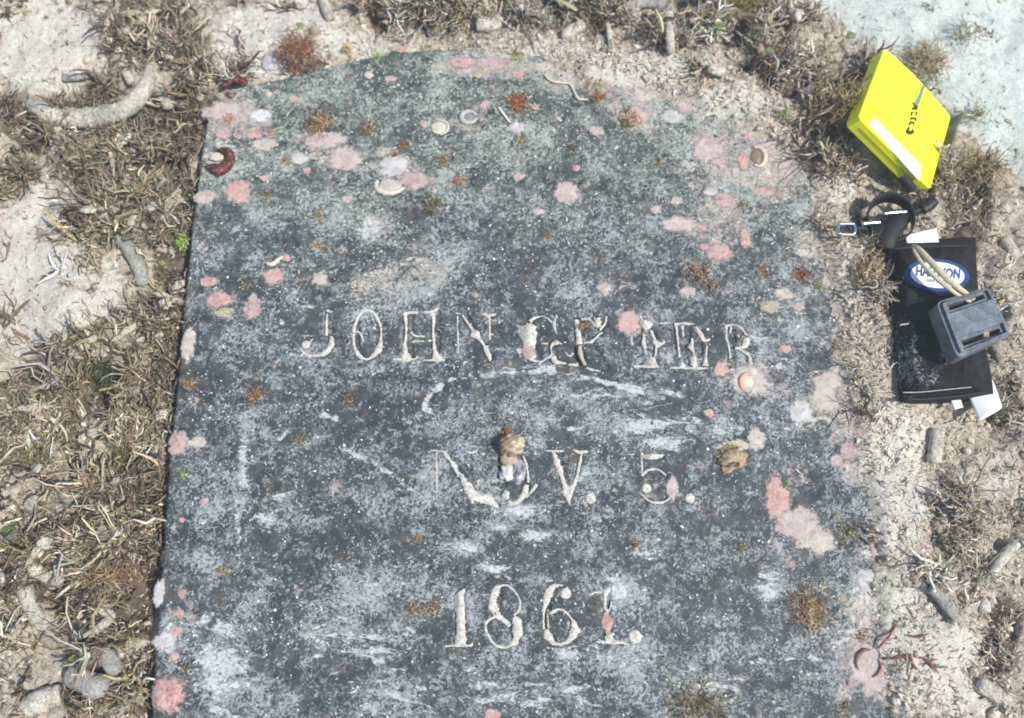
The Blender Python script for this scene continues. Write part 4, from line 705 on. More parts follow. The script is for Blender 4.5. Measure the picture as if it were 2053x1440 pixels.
tuft((492, 575), 14, TANP+BR, 'tan button tuft between two pink crusts by the edge', 30)
tuft((1680, 488), 26, ORG+TANP, 'orange tuft spilling over the stone\'s edge by the metal clip', 60)
tuft((830, 1222), 18, BR+ORG, 'brown tuft left of the first numeral 1', 35)
tuft((868, 1218), 20, [(0.42, .33, .27), (0.3, .2, .13)], 'pinkish grey tuft touching the first numeral 1', 60, .6)
tuft((840, 1078), 12, ORG+OL, 'tiny golden tuft above the first numeral 1, near the N', 22)
tuft((1165, 655), 12, BR+ORG, 'brown tuft inside the first letter R', 28)
tuft((445, 1146), 18, ORG+OL, 'rusty sprig low on the stone near the left edge', 30)
tuft((1725, 1275), 18, BR+OL, 'olive brown tuft between the broad tuft and the ring crust', 35)
tuft((1690, 1420), 16, OL+BR, 'olive tuft at the lower corner of the stone', 30)
tuft((370, 1340), 13, BR, 'brown speck tuft above the pink dome', 20)
tuft((1700, 1065), 34, DK+OL, 'dark olive film of algae beside the cream edge crust', 50, .2)
tuft((1690, 700), 24, BR+TANP, 'brown tuft on the edge hump near the letter R', 60, .9)
tuft((1100, 1235), 9, GR, 'tiny green tuft inside the numeral 6', 14)
tuft((757, 113), 14, GB, 'bright green leafy sprout on the sloping rim', 35, .6, name='green_sprout')
tuft((1035, 112), 15, [(0.45, 0.48, 0.12), (0.25, .3, .08)], 'yellow-green sprout at the crown of the stone', 35, .7, name='green_sprout')
tuft((365, 488), 16, GB, 'bright green sprout at the stone\'s edge above the pink cluster', 40, .6, z=-0.004, name='green_sprout', thick=1.5)
tuft((367, 950), 13, GB+OL, 'green sprout on the stone\'s edge below the pink and white crust', 22, name='green_sprout')
tuft((1570, 972), 13, GB, 'thin green blade on the diagonal pink crust', 16, .3, name='green_sprout')
tuft((1770, 1130), 18, GB+BR, 'green and brown sprout on the cream edge crust', 35, name='green_sprout')
tuft((1645, 575), 14, GB+OL, 'green wisp beside the dark reddish tuft', 25, name='green_sprout')
tuft((1437, 60), 12, GB, 'tiny green sprout beside the tan coral stick', 22, group=None, z='g', name='green_sprout', thick=1.4)
tuft((1570, 238), 16, GB+OL, 'pale green sprout at the stone\'s shoulder near the slate', 30, group=None, z='g', name='green_sprout', thick=1.4)
tuft((275, 1143), 9, GB, 'tiny green sprout in orange turf', 16, group=None, z='g', name='green_sprout', thick=1.4)
tuft((185, 762), 52, [(0.045, 0.07, 0.028), (0.06, 0.085, 0.035), (0.03, 0.045, 0.02)], 'dark green bushy tuft in the brown turf, largest green plant', 800, .9, group=None, z='g', name='algae_bush', thick=1.5)
tuft((262, 918), 30, GR+DK, 'small dark green bush close to the stone\'s edge', 150, .6, group=None, z='g', name='algae_bush', thick=1.2)
tuft((225, 1140), 55, [(0.27, .17, .075), (.36, .27, .15), (.2, .13, .07)], 'orange-brown bush near the lower edge of the stone', 260, .6, group=None, z='g', name='algae_bush', thick=1.2)
tuft((600, 108), 48, MR+BR+[(0.4, .3, .2)], 'dark red curly bush against the sloping rim', 200, .5, group=None, z='g', name='algae_bush', thick=1.3)
tuft((700, 105), 14, [(0.5, .3, .08), (.5, .4, .2)], 'yellow-orange tuft on the sand at the sloping rim', 40, .5, group=None, z='g')
tuft((1490, 20), 85, [(0.28, .21, .07), (.36, .28, .11), (.2, .15, .05)], 'large golden algae bush at the top edge', 520, .7, group=None, z='g', name='algae_bush', thick=1.5)
tuft((1742, 548), 38, TANP+[(0.56, .48, .36)], 'frilly tan bush leaning on the pouch', 220, .9, group=None, z='g', name='algae_bush', thick=1.5)
tuft((1700, 215), 55, TANP+OL+BR, 'tall tan bush beside the slate\'s shaded side', 260, .9, group=None, z='g', name='algae_bush', thick=1.4)
tuft((1962, 345), 52, OL+TANP+DK, 'loose olive bush past the slate on pale sand', 200, .6, group=None, z='g', name='algae_bush', thick=1.3)
tuft((1850, 130), 55, OL+TANP, 'olive bush behind the slate\'s curved edge', 150, .6, group=None, z='g', name='algae_bush', thick=1.2)
tuft((1930, 75), 34, OL+[(.3, .3, .2)], 'sparse olive sprig on pale sand beyond the slate', 34, .3, group=None, z='g', name='algae_bush', thick=1.5)
tuft((1958, 235), 34, OL+DK, 'thin dark sprig on pale sand outside the slate\'s corner', 26, .3, group=None, z='g', name='algae_bush', thick=1.5)

# dark red curled seaweed and the branching red twig
def curl(uvs, rads, col, label, name='red_seaweed', cat='seaweed', z=0.003, mat=M_SHELL, flat=0.8, group=None, noise=.45, sides=12):
    P = np.array([at(a, b, z) for a, b in uvs]); Q = spline(np.c_[P, np.array(rads)*PX], max(18, len(uvs)*8)); c0 = P.mean(0)
    g = Geo(); g.add(*tube(Q[:, :3], Q[:, 3], sides, flat, True, noise), col=col); o = obj(name, g.mesh(name, off=c0), mat, loc=c0); return tag(o, label, cat, group)
curl([(415, 332), (428, 338), (445, 338), (458, 328), (461, 313), (452, 302), (440, 300)], [3, 11, 14, 13, 11, 8, 5], (0.085, 0.016, 0.012), 'dark red curled shell-like seaweed at the stone\'s edge', z=0.004)
lump((436, 318), 15, (0.5, 0.45, 0.36), 'pale hollow shell cupped by the dark red curl', 'shell', 'shell', M_SHELL, (1.1, .8, .4), base=at(434, 316, 0.001))
curl([(448, 172), (462, 163), (478, 160), (490, 165), (492, 172)], [6, 8, 9, 7, 4], (0.10, 0.022, 0.016), 'dark red curled seaweed on the stone\'s left shoulder', z=0.003)
curl([(455, 185), (463, 192), (474, 186)], [4, 5, 3], (0.17, 0.05, 0.03), 'small dark red curl just under the shoulder seaweed', z=0.002)
g = Geo(); REDC = (0.20, 0.06, 0.05)
TW = [[(1760, 1300, 5), (1780, 1275, 5), (1797, 1245, 4)], [(1770, 1322, 3), (1795, 1320, 4), (1818, 1314, 5), (1835, 1318, 5)], [(1835, 1318, 5), (1850, 1322, 4), (1862, 1334, 5), (1875, 1338, 3), (1895, 1337, 2)], [(1862, 1334, 4), (1876, 1350, 3)], [(1858, 1326, 4), (1872, 1322, 2)], [(1815, 1275, 3), (1835, 1278, 4), (1852, 1272, 4)], [(1818, 1314, 5), (1824, 1332, 7), (1832, 1342, 5)]]
for st in TW:
    A = np.array(st, float); p_ = at(A[:, 0], A[:, 1], 0.005); p_[:, 2] = np.maximum(.005, bed_z(p_[:, 0], p_[:, 1])[0]+.003); Q = spline(np.c_[p_, A[:, 2]*PX*.45], 12); g.add(*tube(Q[:, :3], Q[:, 3], 6), col=REDC)
c0 = at(1820, 1310, 0.006); o = obj('red_twig', g.mesh('red_twig', off=c0), M_TURF, loc=c0); tag(o, 'branching dark red seaweed twig by the ring crust', 'seaweed')
curl([(1746, 1303), (1732, 1304), (1721, 1315), (1717, 1330), (1722, 1344)], [1, 3, 3, 2, 1], (0.13, .05, .045), 'dark red crescent of seaweed on the round crust, upper one', z=0.003, noise=.6, flat=.5)
curl([(1762, 1322), (1767, 1336), (1762, 1350), (1750, 1358)], [1, 2.2, 2.4, 1], (0.19, .075, .065), 'red crescent of seaweed on the round crust, next to the red twig', z=0.003, noise=.6, flat=.5)
# worm tubes, ring shells, limpets
curl([(1092, 150), (1105, 162), (1125, 166), (1142, 168), (1152, 185), (1160, 198), (1178, 200)], [3, 3.4, 3, 3, 3, 3.4, 2.5], (0.50, 0.47, 0.40), 'thin white wavy worm tube near the crown', 'worm_tube', 'worm tube', .002, group='worm tubes on the stone')
curl([(1162, 694), (1163, 708), (1167, 720), (1173, 732)], [3.6, 4.6, 4.6, 3.6], (0.40, 0.36, 0.26), 'beige ribbed worm tube on the first letter R\'s stem', 'worm_tube', 'worm tube', .003, group='worm tubes on the stone')
curl([(535, 528), (546, 530), (556, 522), (566, 514)], [3, 4.5, 4, 3], (0.58, 0.52, 0.44), 'short cream worm tube by the pink cluster', 'worm_tube', 'worm tube', .002, group='worm tubes on the stone')
curl([(1000, 215), (1012, 232), (1022, 245)], [3, 3, 3], (0.6, 0.58, 0.5), 'short white worm tube on the grey mound', 'worm_tube', 'worm tube', .002, group='worm tubes on the stone')
def ring(uv, rx, ry, th, col, label, a0=0, a1=360, group='ring-shaped shells on the stone', fill=None, tilt=0, name='ring_shell'):
    r = empty(name, at(uv[0], uv[1], 0), label, 'shell', group); a = np.radians(np.linspace(a0, a1, 30)); c = at(uv[0], uv[1], 0)
    P = np.c_[rx*PX*np.cos(a), ry*PX*np.sin(a), 0.0012+0*a]; t = np.linspace(0, 1, 30); rad = th*PX*(0.45+0.55*np.sin(np.pi*np.clip(t, .08, .92)))*(1+.2*(rng.random(30)-.5))
    g = Geo(); g.add(*tube(P, rad, 8, .9, True), col=col); obj('rim', g.mesh('rim'), M_SHELL, r)
    if fill:
        o = lump(uv, min(rx, ry)*.85, fill, None, 'cup', None, M_SHELL, (rx/min(rx, ry), ry/min(rx, ry), .22), 0, base=c); o.parent = r; o.location = (0, 0, 0.0003)
    return r
ring((782, 372), 31, 20, 7, (0.52, 0.49, 0.42), 'white-rimmed open shell, largest ring on the stone', 150, 340, fill=(0.40, 0.37, 0.33))
ring((940, 236), 17, 15, 6, (0.40, 0.39, 0.36), 'grey double-ringed barnacle shell beside the pink dot', 20, 350, fill=(.2, .2, .22))
ring((880, 257), 21, 19, 3.5, (0.50, 0.46, 0.38), 'domed beige limpet right of the small salmon dot', -80, 100, fill=(0.50, 0.46, 0.38))
ring((1500, 768), 17, 19, 5, (0.5, 0.30, 0.24), 'cream and pink ring shell under the last letter R', 60, 250, fill=(.6, .53, .45))
ring((1518, 315), 17, 24, 6, (0.55, 0.47, 0.36), 'brown cup shell among the pink crusts on the shoulder', -120, 110, fill=(.20, .15, .11))
ring((508, 616), 9, 7, 2.2, (0.28, 0.28, 0.31), 'tiny dark ring on a pink crust', 0, 360)
ring((1640, 440), 16, 24, 3, (0.5, .46, .34), 'oval cream shell at the stone\'s edge near the metal clip', -60, 120, fill=(.33, .29, .17))

# snail on the letter O
sn = empty('sea_snail', at(1025, 890, 0), 'pale domed sea snail sitting on the letter O, with orange fuzz', 'snail')
def part_lump(root, uv, r, col, name, sq, lift, z=0.0, mat=M_SHELL, nz=.18, rot=0, sub=3):
    c = at(uv[0], uv[1], 0.0)-np.array(root.location); o = lump(uv, r, col, None, name, None, mat, sq, lift, base=(c[0], c[1], z), nz=nz, rot=rot, sub=sub); o.parent = root; return o
o = part_lump(sn, (1027, 895), 25, (0.50, 0.44, 0.27), 'shell', (1, .95, .9), .6, 0.003, rot=.3, nz=.15, sub=4)
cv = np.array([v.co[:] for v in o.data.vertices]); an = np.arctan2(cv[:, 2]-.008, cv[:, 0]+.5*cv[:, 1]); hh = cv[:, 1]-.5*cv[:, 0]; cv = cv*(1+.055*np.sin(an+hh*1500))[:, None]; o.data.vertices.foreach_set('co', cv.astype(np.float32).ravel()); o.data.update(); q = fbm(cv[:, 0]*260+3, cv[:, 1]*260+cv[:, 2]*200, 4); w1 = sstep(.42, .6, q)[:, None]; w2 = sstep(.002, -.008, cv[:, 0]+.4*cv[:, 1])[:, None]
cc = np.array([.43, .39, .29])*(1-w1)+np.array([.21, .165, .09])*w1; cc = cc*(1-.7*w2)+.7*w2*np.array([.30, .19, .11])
o.data.attributes['col'].data.foreach_set('color', np.c_[cc, np.ones(len(cc))].astype(np.float32).ravel())
part_lump(sn, (1013, 903), 13, (0.42, 0.25, 0.13), 'shell_lip', (.8, 1.1, .9), .5, 0.004)
part_lump(sn, (1020, 922), 17, (0.36, 0.30, 0.22), 'foot', (1, .9, .6), .3, 0.001, nz=.4)
t = tuft((1018, 868), 15, ORG+RED+BR, None, 55, .8, None, name='fuzz', cat=None); t.parent = sn; t.location = Vector(at(1018, 868, 0.006))-sn.location
ms = Mat('wet_membrane', 0.12, 0.6); ms.color(ms.mix(ms.ss(ms.noise(160, 3), .45, .6), (0.10, 0.11, 0.13), (0.30, 0.31, 0.33)))
o = lump((1038, 945), 20, (0.2, .2, .2), 'glossy dark bubble below the snail inside the letter O', 'water_bubble', 'bubble', ms.m, (.95, 1.4, .45), .2, nz=.05, base=at(1036, 945, -0.001))
o = lump((1018, 948), 14, (0.52, 0.51, 0.52), 'milky white shell scrap beside the glossy bubble', 'shell_fragment', 'shell', M_SHELL, (1.05, 1.25, .6), .2, nz=.5, base=at(1017, 947, 0.001), sub=4)

# seagrass blade
P = np.array([at(a, b, zz) for a, b, zz in [(1075, -25, .004), (1115, -2, .012), (1140, 10, .014), (1165, 27, .008), (1180, 45, -.004)]]); Q = spline(P, 20); g = Geo()
g.add(*tube(Q, np.linspace(7, 4, 20)*PX, 8, .18), col=(0.30, 0.31, 0.20)); o = obj('seagrass_blade', g.mesh('seagrass_blade', off=P[2]), M_LEAF, loc=P[2]); tag(o, 'single curved grey-green seagrass blade at the top edge', 'seagrass')

# ------------------------------------------------------------------ turf, fuzz and rubble between the named pieces
SOLIDS = [[(1772, 470), (1962, 466), (2002, 800), (1806, 816)], [(1776, 88), (1920, 240), (1868, 395), (1705, 250)]]
def inside(u, v, polys):
    r = np.zeros(u.shape, bool)
    for P in polys:
        c = np.zeros(u.shape, bool)
        for (x0, y0), (x1, y1) in zip(P, P[1:]+P[:1]):
            c ^= ((y0 > v) != (y1 > v)) & (u < (x1-x0)*(v-y0)/(y1-y0+1e-9)+x0)
        r |= c
    return r
g = Geo()
NC = 8000
cx = rng.uniform(-0.62, 0.62, NC*4); cy = rng.uniform(-0.37, 0.46, NC*4)
u, v, s, far = layout(cx, cy); sdc = outline_sd(cx, cy)
hv = heavy(cx, cy, u, v)
den = (0.07+.13*(u < 340)+1.0*hv)*(1-blobs(u, v, [(k[0], k[1], k[2], k[2], k[3]) for k in KEEP]))*(1-0.9*np.clip(s, 0, 1))*(1-.35*sstep(1650, 1800, u)*sstep(700, 900, v))
lim = np.where(u > 1000, -0.007-0.012*burial(u, v), 0.004); den = den*(1-0.75*sstep(0.0, -0.006, sdc))*~inside(u, v, SOLIDS); den = den*(sdc > lim)
den = den*(.16+1.5*sstep(.43, .58, mound(cx, cy)))
keep = rng.random(NC*4) < den*0.6
cx, cy, u, v, s, sdc = cx[keep], cy[keep], u[keep], v[keep], s[keep], sdc[keep]
cz = bed_z(cx, cy)[0]
ci = pick(weights(u, v, sdc)); m = rng.integers(12, 26, len(cx)); idx = np.repeat(np.arange(len(cx)), m); n = len(idx)
print('clumps', len(cx), 'strands', n)
sp = 0.0045*rng.normal(0, 1, (n, 2)); P0 = np.c_[cx[idx]+sp[:, 0], cy[idx]+sp[:, 1], cz[idx]-0.002]
cd_ = rng.normal(0, 1, (len(cx), 3)); cd_[:, 2] = np.abs(cd_[:, 2])*0.4+0.15
D0 = cd_[idx]*0.6+rng.normal(0, 0.75, (n, 3)); D0[:, 2] = np.abs(D0[:, 2])*0.8+0.35
big = rng.lognormal(0, 0.35, len(cx))*np.where(u > 1700, 0.75, 1.0); L = 0.0175*big[idx]*rng.uniform(0.45, 1.4, n); R = np.where(rng.random(n) < .36, rng.uniform(0.0009, 0.0019, n), rng.uniform(0.0003, 0.00065, n))*np.clip(big[idx], .7, 1.4)
mixc = np.where(rng.random(n) < .35, pick(weights(u, v, sdc)[idx]), ci[idx]); cl = (rng.uniform(.55, 1.35, len(cx))*(.75+.55*fbm(cx*40+5, cy*40+8, 2)))[idx][:, None]; C = PALA[mixc]*cl*rng.uniform(0.65, 1.4, (n, 1))*(1+rng.normal(0, 0.06, (n, 3)))
V, Q, T, CC, path, dirs = strand_mesh(P0, D0, L, R, C, S=4, wig=0.55, zb=0.03); g.add(V, Q, T, np.clip(CC, 0.01, 0.75))
for br in range(2):                                                   # side branches
    pi_ = rng.integers(0, n, int(n*0.14)); k = rng.integers(1, 4, len(pi_)); P1 = path[pi_, k]; D1 = dirs[pi_, k]+rng.normal(0, 0.7, (len(pi_), 3))
    V, Q, T, CC, _, _ = strand_mesh(P1, D1, L[pi_]*rng.uniform(0.3, 0.6, len(pi_)), R[pi_]*0.7, C[pi_]*rng.uniform(0.8, 1.35, (len(pi_), 1)), S=3, wig=0.35)
    g.add(V, Q, T, np.clip(CC, 0.01, 0.75))
o = obj('turf_algae', g.mesh('turf_algae'), M_TURF)
tag(o, 'brown and tan branching turf algae covering the seabed around the stone', 'algae', kind='stuff')

# short pale fuzz between the clumps
g = Geo(); n = 140000
x = rng.uniform(-0.60, 0.60, n); y = rng.uniform(-0.36, 0.45, n); u, v, s, far = layout(x, y); sdv = outline_sd(x, y)
den = (0.25+0.5*sstep(.05, .0, sdv)*(u > 700)+0.5*sstep(1500, 1700, u)*sstep(500, 800, v)+0.45*sstep(260, 100, v)*sstep(600, 900, u)*(u < 1700))*(1-0.9*np.clip(s, 0, 1)**0.7*np.where(far > .3, 1, 0.75))
k = (rng.random(n) < den*(1-.5*sstep(0, -.008, sdv))) & (sdv > np.where(u > 950, -0.008-0.022*burial(u, v), 0.002)) & ~inside(u, v, SOLIDS); x, y, u, v, sdv = x[k], y[k], u[k], v[k], sdv[k]; n = len(x)
zz = bed_z(x, y)[0]; wt = weights(u, v, sdv); wt[:, KEYS.index('cream')] += 0.25+.5*((u > 700)*(sdv < .05)); wt[:, KEYS.index('tan')] += 0.15
C = PALA[pick(wt)]*rng.uniform(0.65, 1.4, (n, 1)); D0 = rng.normal(0, 1, (n, 3)); D0[:, 2] = np.abs(D0[:, 2])*0.5+0.1
V, Q, T, CC, _, _ = strand_mesh(np.c_[x, y, zz], D0, rng.uniform(0.003, 0.010, n), rng.uniform(0.00028, 0.0008, n), C, S=2, wig=0.6, tip=0.6)
g.add(V, Q, T, np.clip(CC, 0.01, 0.75)); print('fuzz', n)
o = obj('algal_fuzz', g.mesh('algal_fuzz'), M_TURF); tag(o, 'short pale algal fuzz and fibres over the rubble', 'algae', kind='stuff')

# ------------------------------------------------------------------ rubble lumps
bm = bmesh.new(); bmesh.ops.create_icosphere(bm, subdivisions=1, radius=1); bm.verts.ensure_lookup_table()
IV = np.array([v.co[:] for v in bm.verts]); IT = np.array([[v.index for v in f.verts] for f in bm.faces]); bm.free()
n = 45000
x = rng.uniform(-0.61, 0.61, n); y = rng.uniform(-0.365, 0.45, n); u, v, s, far = layout(x, y); sdv = outline_sd(x, y)
den = (1-.8*blobs(u, v, [(k[0], k[1], k[2], k[2], k[3]) for k in KEEP]))*(0.16+0.25*sstep(250, 80, v)*sstep(560, 800, u)*(u < 1700)+0.55*sstep(0.045, 0, sdv)*sstep(700, 1100, u)+0.15*(u < 330)*sstep(700, 900, v))*(1-0.85*np.clip(s, 0, 1)*np.where(sdv < .05, .6, 1))
k = (rng.random(n) < den*(1-.55*sstep(0, -.008, sdv))) & (sdv > np.where(u > 950, -0.009-0.022*burial(u, v), 0.003)) & ~inside(u, v, SOLIDS); x, y, u, v, sdv, s = x[k], y[k], u[k], v[k], sdv[k], s[k]; n = len(x); print('lumps', n)
zz = bed_z(x, y)[0]; sz = rng.lognormal(math.log(0.0021), 0.5, n).clip(0.0009, 0.0065)
sz = np.where(sdv < 0.05, np.where(u > 700, np.minimum(sz*.75, 0.0028), sz), sz)
asp = rng.uniform(0.5, 1.3, (n, 3)); asp[:, 0] *= rng.uniform(1, 2.0, n)
V = IV[None]*(1+rng.normal(0, 0.3, (n, len(IV), 1)))*asp[:, None]*sz[:, None, None]
q = rng.normal(0, 1, (n, 4)); q /= np.linalg.norm(q, axis=1)[:, None]; w_, a_, b_, c_ = q.T
Rm = np.stack([1-2*(b_*b_+c_*c_), 2*(a_*b_-c_*w_), 2*(a_*c_+b_*w_), 2*(a_*b_+c_*w_), 1-2*(a_*a_+c_*c_), 2*(b_*c_-a_*w_), 2*(a_*c_-b_*w_), 2*(b_*c_+a_*w_), 1-2*(a_*a_+b_*b_)], -1).reshape(n, 3, 3)
V = np.einsum('nij,nkj->nki', Rm, V)+np.c_[x, y, zz-sz*0.05][:, None]
RC = np.array([(0.60, 0.54, 0.45), (0.52, 0.45, 0.36), (0.54, 0.45, 0.40), (0.46, 0.42, 0.35), (0.64, 0.60, 0.52), (0.38, 0.31, 0.24), (0.44, 0.33, 0.30)])
ci = rng.choice(7, n, p=[.22, .2, .14, .14, .14, .1, .06]); ci = np.where((sdv < .035) & (u > 700) & (rng.random(n) < .6), 4, ci)
C = RC[ci]*rng.uniform(0.75, 1.2, (n, 1))
T = (np.arange(n)*len(IV))[:, None, None]+IT[None]
o = obj('rubble', mesh_np('rubble', V.reshape(-1, 3), None, T.reshape(-1, 3), True, {'col': np.repeat(C, len(IV), 0)}), M_RUB)
tag(o, 'small broken coral rubble and shell grit around the stone', 'rubble', kind='stuff')

# small pale fragments lodged in the turf, copies of six shapes
protos = []
for k in range(6):
    colr = [(0.62, .57, .47), (0.50, .43, .33), (0.56, .47, .41), (0.66, .62, .53), (0.44, .41, .35), (0.58, .52, .40)][k]
    o = lump((0, 0), 9, colr, 'small pale coral fragment lodged in the brown turf algae', 'coral_fragment', 'coral', M_CORAL, [(1.7, .8, .6), (1.2, .9, .6), (2.2, .6, .5), (1, 1.1, .6), (1.5, 1, .7), (2.6, .55, .5)][k], 0, 'small coral fragments in the turf', .55, 3, base=(0, 0, -1)); protos.append(o)
frg = np.random.default_rng(21); done = 0
while done < 84:
    uu, vv = (frg.uniform(8, 390), frg.uniform(20, 1430)) if frg.random() < .62 else (frg.uniform(400, 1650), frg.uniform(5, 240))
    p = at(uu, vv, -0.01); xx, yy = np.array([p[0]]), np.array([p[1]])
    if outline_sd(xx, yy)[0] < .012 or heavy(xx, yy, np.array([uu]), np.array([vv]))[0] < .6 or mound(xx, yy)[0] < .48 or any((uu-k[0])**2+(vv-k[1])**2 < (k[2]+8)**2 for k in KEEP): continue
    o = protos[done] if done < 6 else protos[done % 6].copy()
    if done >= 6: COL.objects.link(o)
    o.location = (xx[0], yy[0], bed_z(xx, yy)[0][0]+.008); o.rotation_euler = (frg.uniform(-.4, .4), frg.uniform(-.4, .4), frg.uniform(0, 6.28)); q = frg.uniform(.7, 1.6); o.scale = (q, q, q); done += 1

# ------------------------------------------------------------------ yellow slate
slate = empty('yellow_slate', SC, 'bright yellow plastic slate with a white strip, propped on the algae', 'slate')
slate.rotation_euler = Matrix(SR).to_euler()
def on_slate(u, v):                       # photo position -> slate's own face coordinates
    r = ray(u, v); nrm = SR[:, 2]; t = ((SC-CAM)@nrm)/(r@nrm); p = (CAM+np.asarray(t)[..., None]*r-SC)@SR; return p[..., :2]
def rounded(w, h, r, bow=0.0, n=6):
    P = []
    for cx_, cy_, a0 in [(w/2-r, h/2-r, 0), (-w/2+r, h/2-r, 90), (-w/2+r, -h/2+r, 180), (w/2-r, -h/2+r, 270)]:
        for k in range(n+1): a = math.radians(a0+90*k/n); P.append((cx_+r*math.cos(a), cy_+r*math.sin(a)))
    return P
def solid(P, z0, z1, bev=0.0008, seg=2):
    bm = bmesh.new(); vs_ = [bm.verts.new((x, y, z0)) for x, y in P]; f = bm.faces.new(vs_); f.normal_update()
    if f.normal.z > 0: f.normal_flip()
    r = bmesh.ops.extrude_face_region(bm, geom=[f]); bmesh.ops.translate(bm, verts=[e for e in r['geom'] if isinstance(e, bmesh.types.BMVert)], vec=(0, 0, z1-z0))
    bmesh.ops.recalc_face_normals(bm, faces=bm.faces)
    if bev: bmesh.ops.bevel(bm, geom=[e for e in bm.edges if abs(e.verts[0].co.z-e.verts[1].co.z) < 1e-6], offset=bev, segments=seg, affect='EDGES')
    me = bpy.data.meshes.new('solid'); bm.to_mesh(me); bm.free()
    for p in me.polygons: p.use_smooth = False
    return me
YEL = Mat('yellow_plastic', 0.38, 0.4); YEL.color(YEL.mix(YEL.M('MULTIPLY', YEL.ss(YEL.noise(110, 6, .75, off=3.0), .56, .70), .35), YEL.mix(YEL.ss(YEL.noise(40, 4, .6), .4, .7), (0.82, 0.86, 0.018), (0.74, 0.80, 0.03)), (0.55, 0.56, 0.16))); YEL.bump(YEL.noise(900, 2), .00008); YEL = YEL.m
PW = plain('white_plastic', (0.84, 0.85, 0.86), .4, .03, 60)
PBK = plain('black_rubber', (0.018, 0.02, 0.02), .5, .3, 300, bump=.0003)
PGR = plain('grey_print', (0.16, 0.21, 0.17), .6, .15, 400); PDK = plain('black_print', (0.02, 0.03, 0.012), .6, .3, 500)
YD = plain('yellow_moulding', (0.80, 0.78, 0.01), .4, .05, 100)
body = [(SWd/2-.003, -SHt/2), (SWd/2, -SHt/2+.003)]+[(SWd/2-.0005, 0)]+[(SWd/2-.001, SHt/2-.003), (SWd/2-.004, SHt/2)]+[(SWd/2*(1-2*t), SHt/2+0.0045*math.sin(math.pi*t)) for t in (.15, .3, .45, .6, .75, .9)]+[(-SWd/2+.003, SHt/2), (-SWd/2, SHt/2-.003), (-SWd/2, -SHt/2+.003), (-SWd/2+.003, -SHt/2)]
obj('body', solid(body, -STh, 0, .0009), YEL, slate)
strip = on_slate(np.array([1742, 1753, 1847, 1843]), np.array([250, 236, 333, 363]))
obj('white_strip', solid([tuple(p) for p in strip], -.001, .0006, .0003), PW, slate)
st2 = on_slate(np.array([1727, 1737, 1752, 1742]), np.array([228, 215, 231, 243])); 
for (uu, vv) in [((1733, 1742, 1757, 1751), (213, 207, 222, 226)), ((1851, 1857, 1871, 1866), (333, 331, 347, 352))]:
    obj('raised_rib', solid([tuple(p) for p in on_slate(np.array(uu), np.array(vv))], -.0005, .0009, .0003), YD, slate)
obj('raised_rib', solid([tuple(p) for p in on_slate(np.array((1845, 1849, 1862, 1858)), np.array((211, 208, 225, 228)))], -.0005, .0005, .0002), YD, slate)
for uv in [(1779, 106), (1737, 238), (1855, 360)]:
    p = on_slate(*[np.array(float(k)) for k in uv]); me = solid([(.0011*math.cos(a), .0011*math.sin(a)) for a in np.linspace(0, 6.283, 12, endpoint=False)], -.0004, .0004, .0001)
    o = obj('screw', me, plain('screw_metal', (0.25, 0.27, 0.08), .4, .1), slate, (p[0], p[1], 0.0002))
seam = on_slate(np.array([1722, 1728, 1838, 1834]), np.array([252, 250, 352, 356]))
bar = on_slate(np.array([1842, 1848, 1856, 1853, 1843, 1836, 1832]), np.array([190, 172, 170, 178, 208, 212, 208])); obj('printed_bar', solid([tuple(p) for p in bar], 0, .00025, 0), PGR, slate)
MARKS = [[(1828, 206), (1831, 205), (1834, 210), (1841, 212), (1838, 222), (1832, 220), (1828, 222), (1827, 217), (1832, 214)], [(1826, 224), (1840, 224), (1838, 232), (1834, 234), (1836, 226), (1830, 226), (1829, 233), (1825, 232)], [(1825, 235), (1838, 236), (1836, 246), (1833, 240), (1828, 240), (1824, 244)], [(1822, 246), (1827, 243), (1834, 245), (1833, 251), (1829, 254), (1831, 248), (1826, 248), (1825, 252), (1821, 252)], [(1818, 258), (1822, 253), (1824, 257), (1822, 262), (1827, 263), (1829, 257), (1832, 262), (1833, 267), (1825, 271), (1818, 269), (1815, 264)]]
for mk in MARKS:
    p = on_slate(np.array([q[0] for q in mk]), np.array([q[1] for q in mk])); obj('printed_mark', solid([tuple(q) for q in p], 0, .00025, 0), PDK, slate)
tb = on_slate(np.array([1812, 1822, 1846, 1836]), np.array([352, 348, 373, 381])); me = solid([tuple(p) for p in tb], -.010, -.0022, .0012); obj('latch', me, PBK, slate)
me = solid([(-SWd/2-.0002, -SHt/2+.004), (-SWd/2+.001, -SHt/2+.004), (-SWd/2+.001, SHt/2-.004), (-SWd/2-.0002, SHt/2-.004)], -.0088, -.0080, 0); obj('seam', me, YD, slate)
sd0, sd1 = (-SWd/2+.010, SWd/2-.016)
me = solid([(sd0, -SHt/2-.0006), (sd1, -SHt/2-.0006), (sd1, -SHt/2+.002), (sd0, -SHt/2+.002)], -.0075, -.0062, 0); obj('side_groove_shade', me, plain('groove_shadow_plastic', (0.45, 0.45, 0.01), .5, .1), slate)  # raised strip in darker yellow, painted shade of a groove

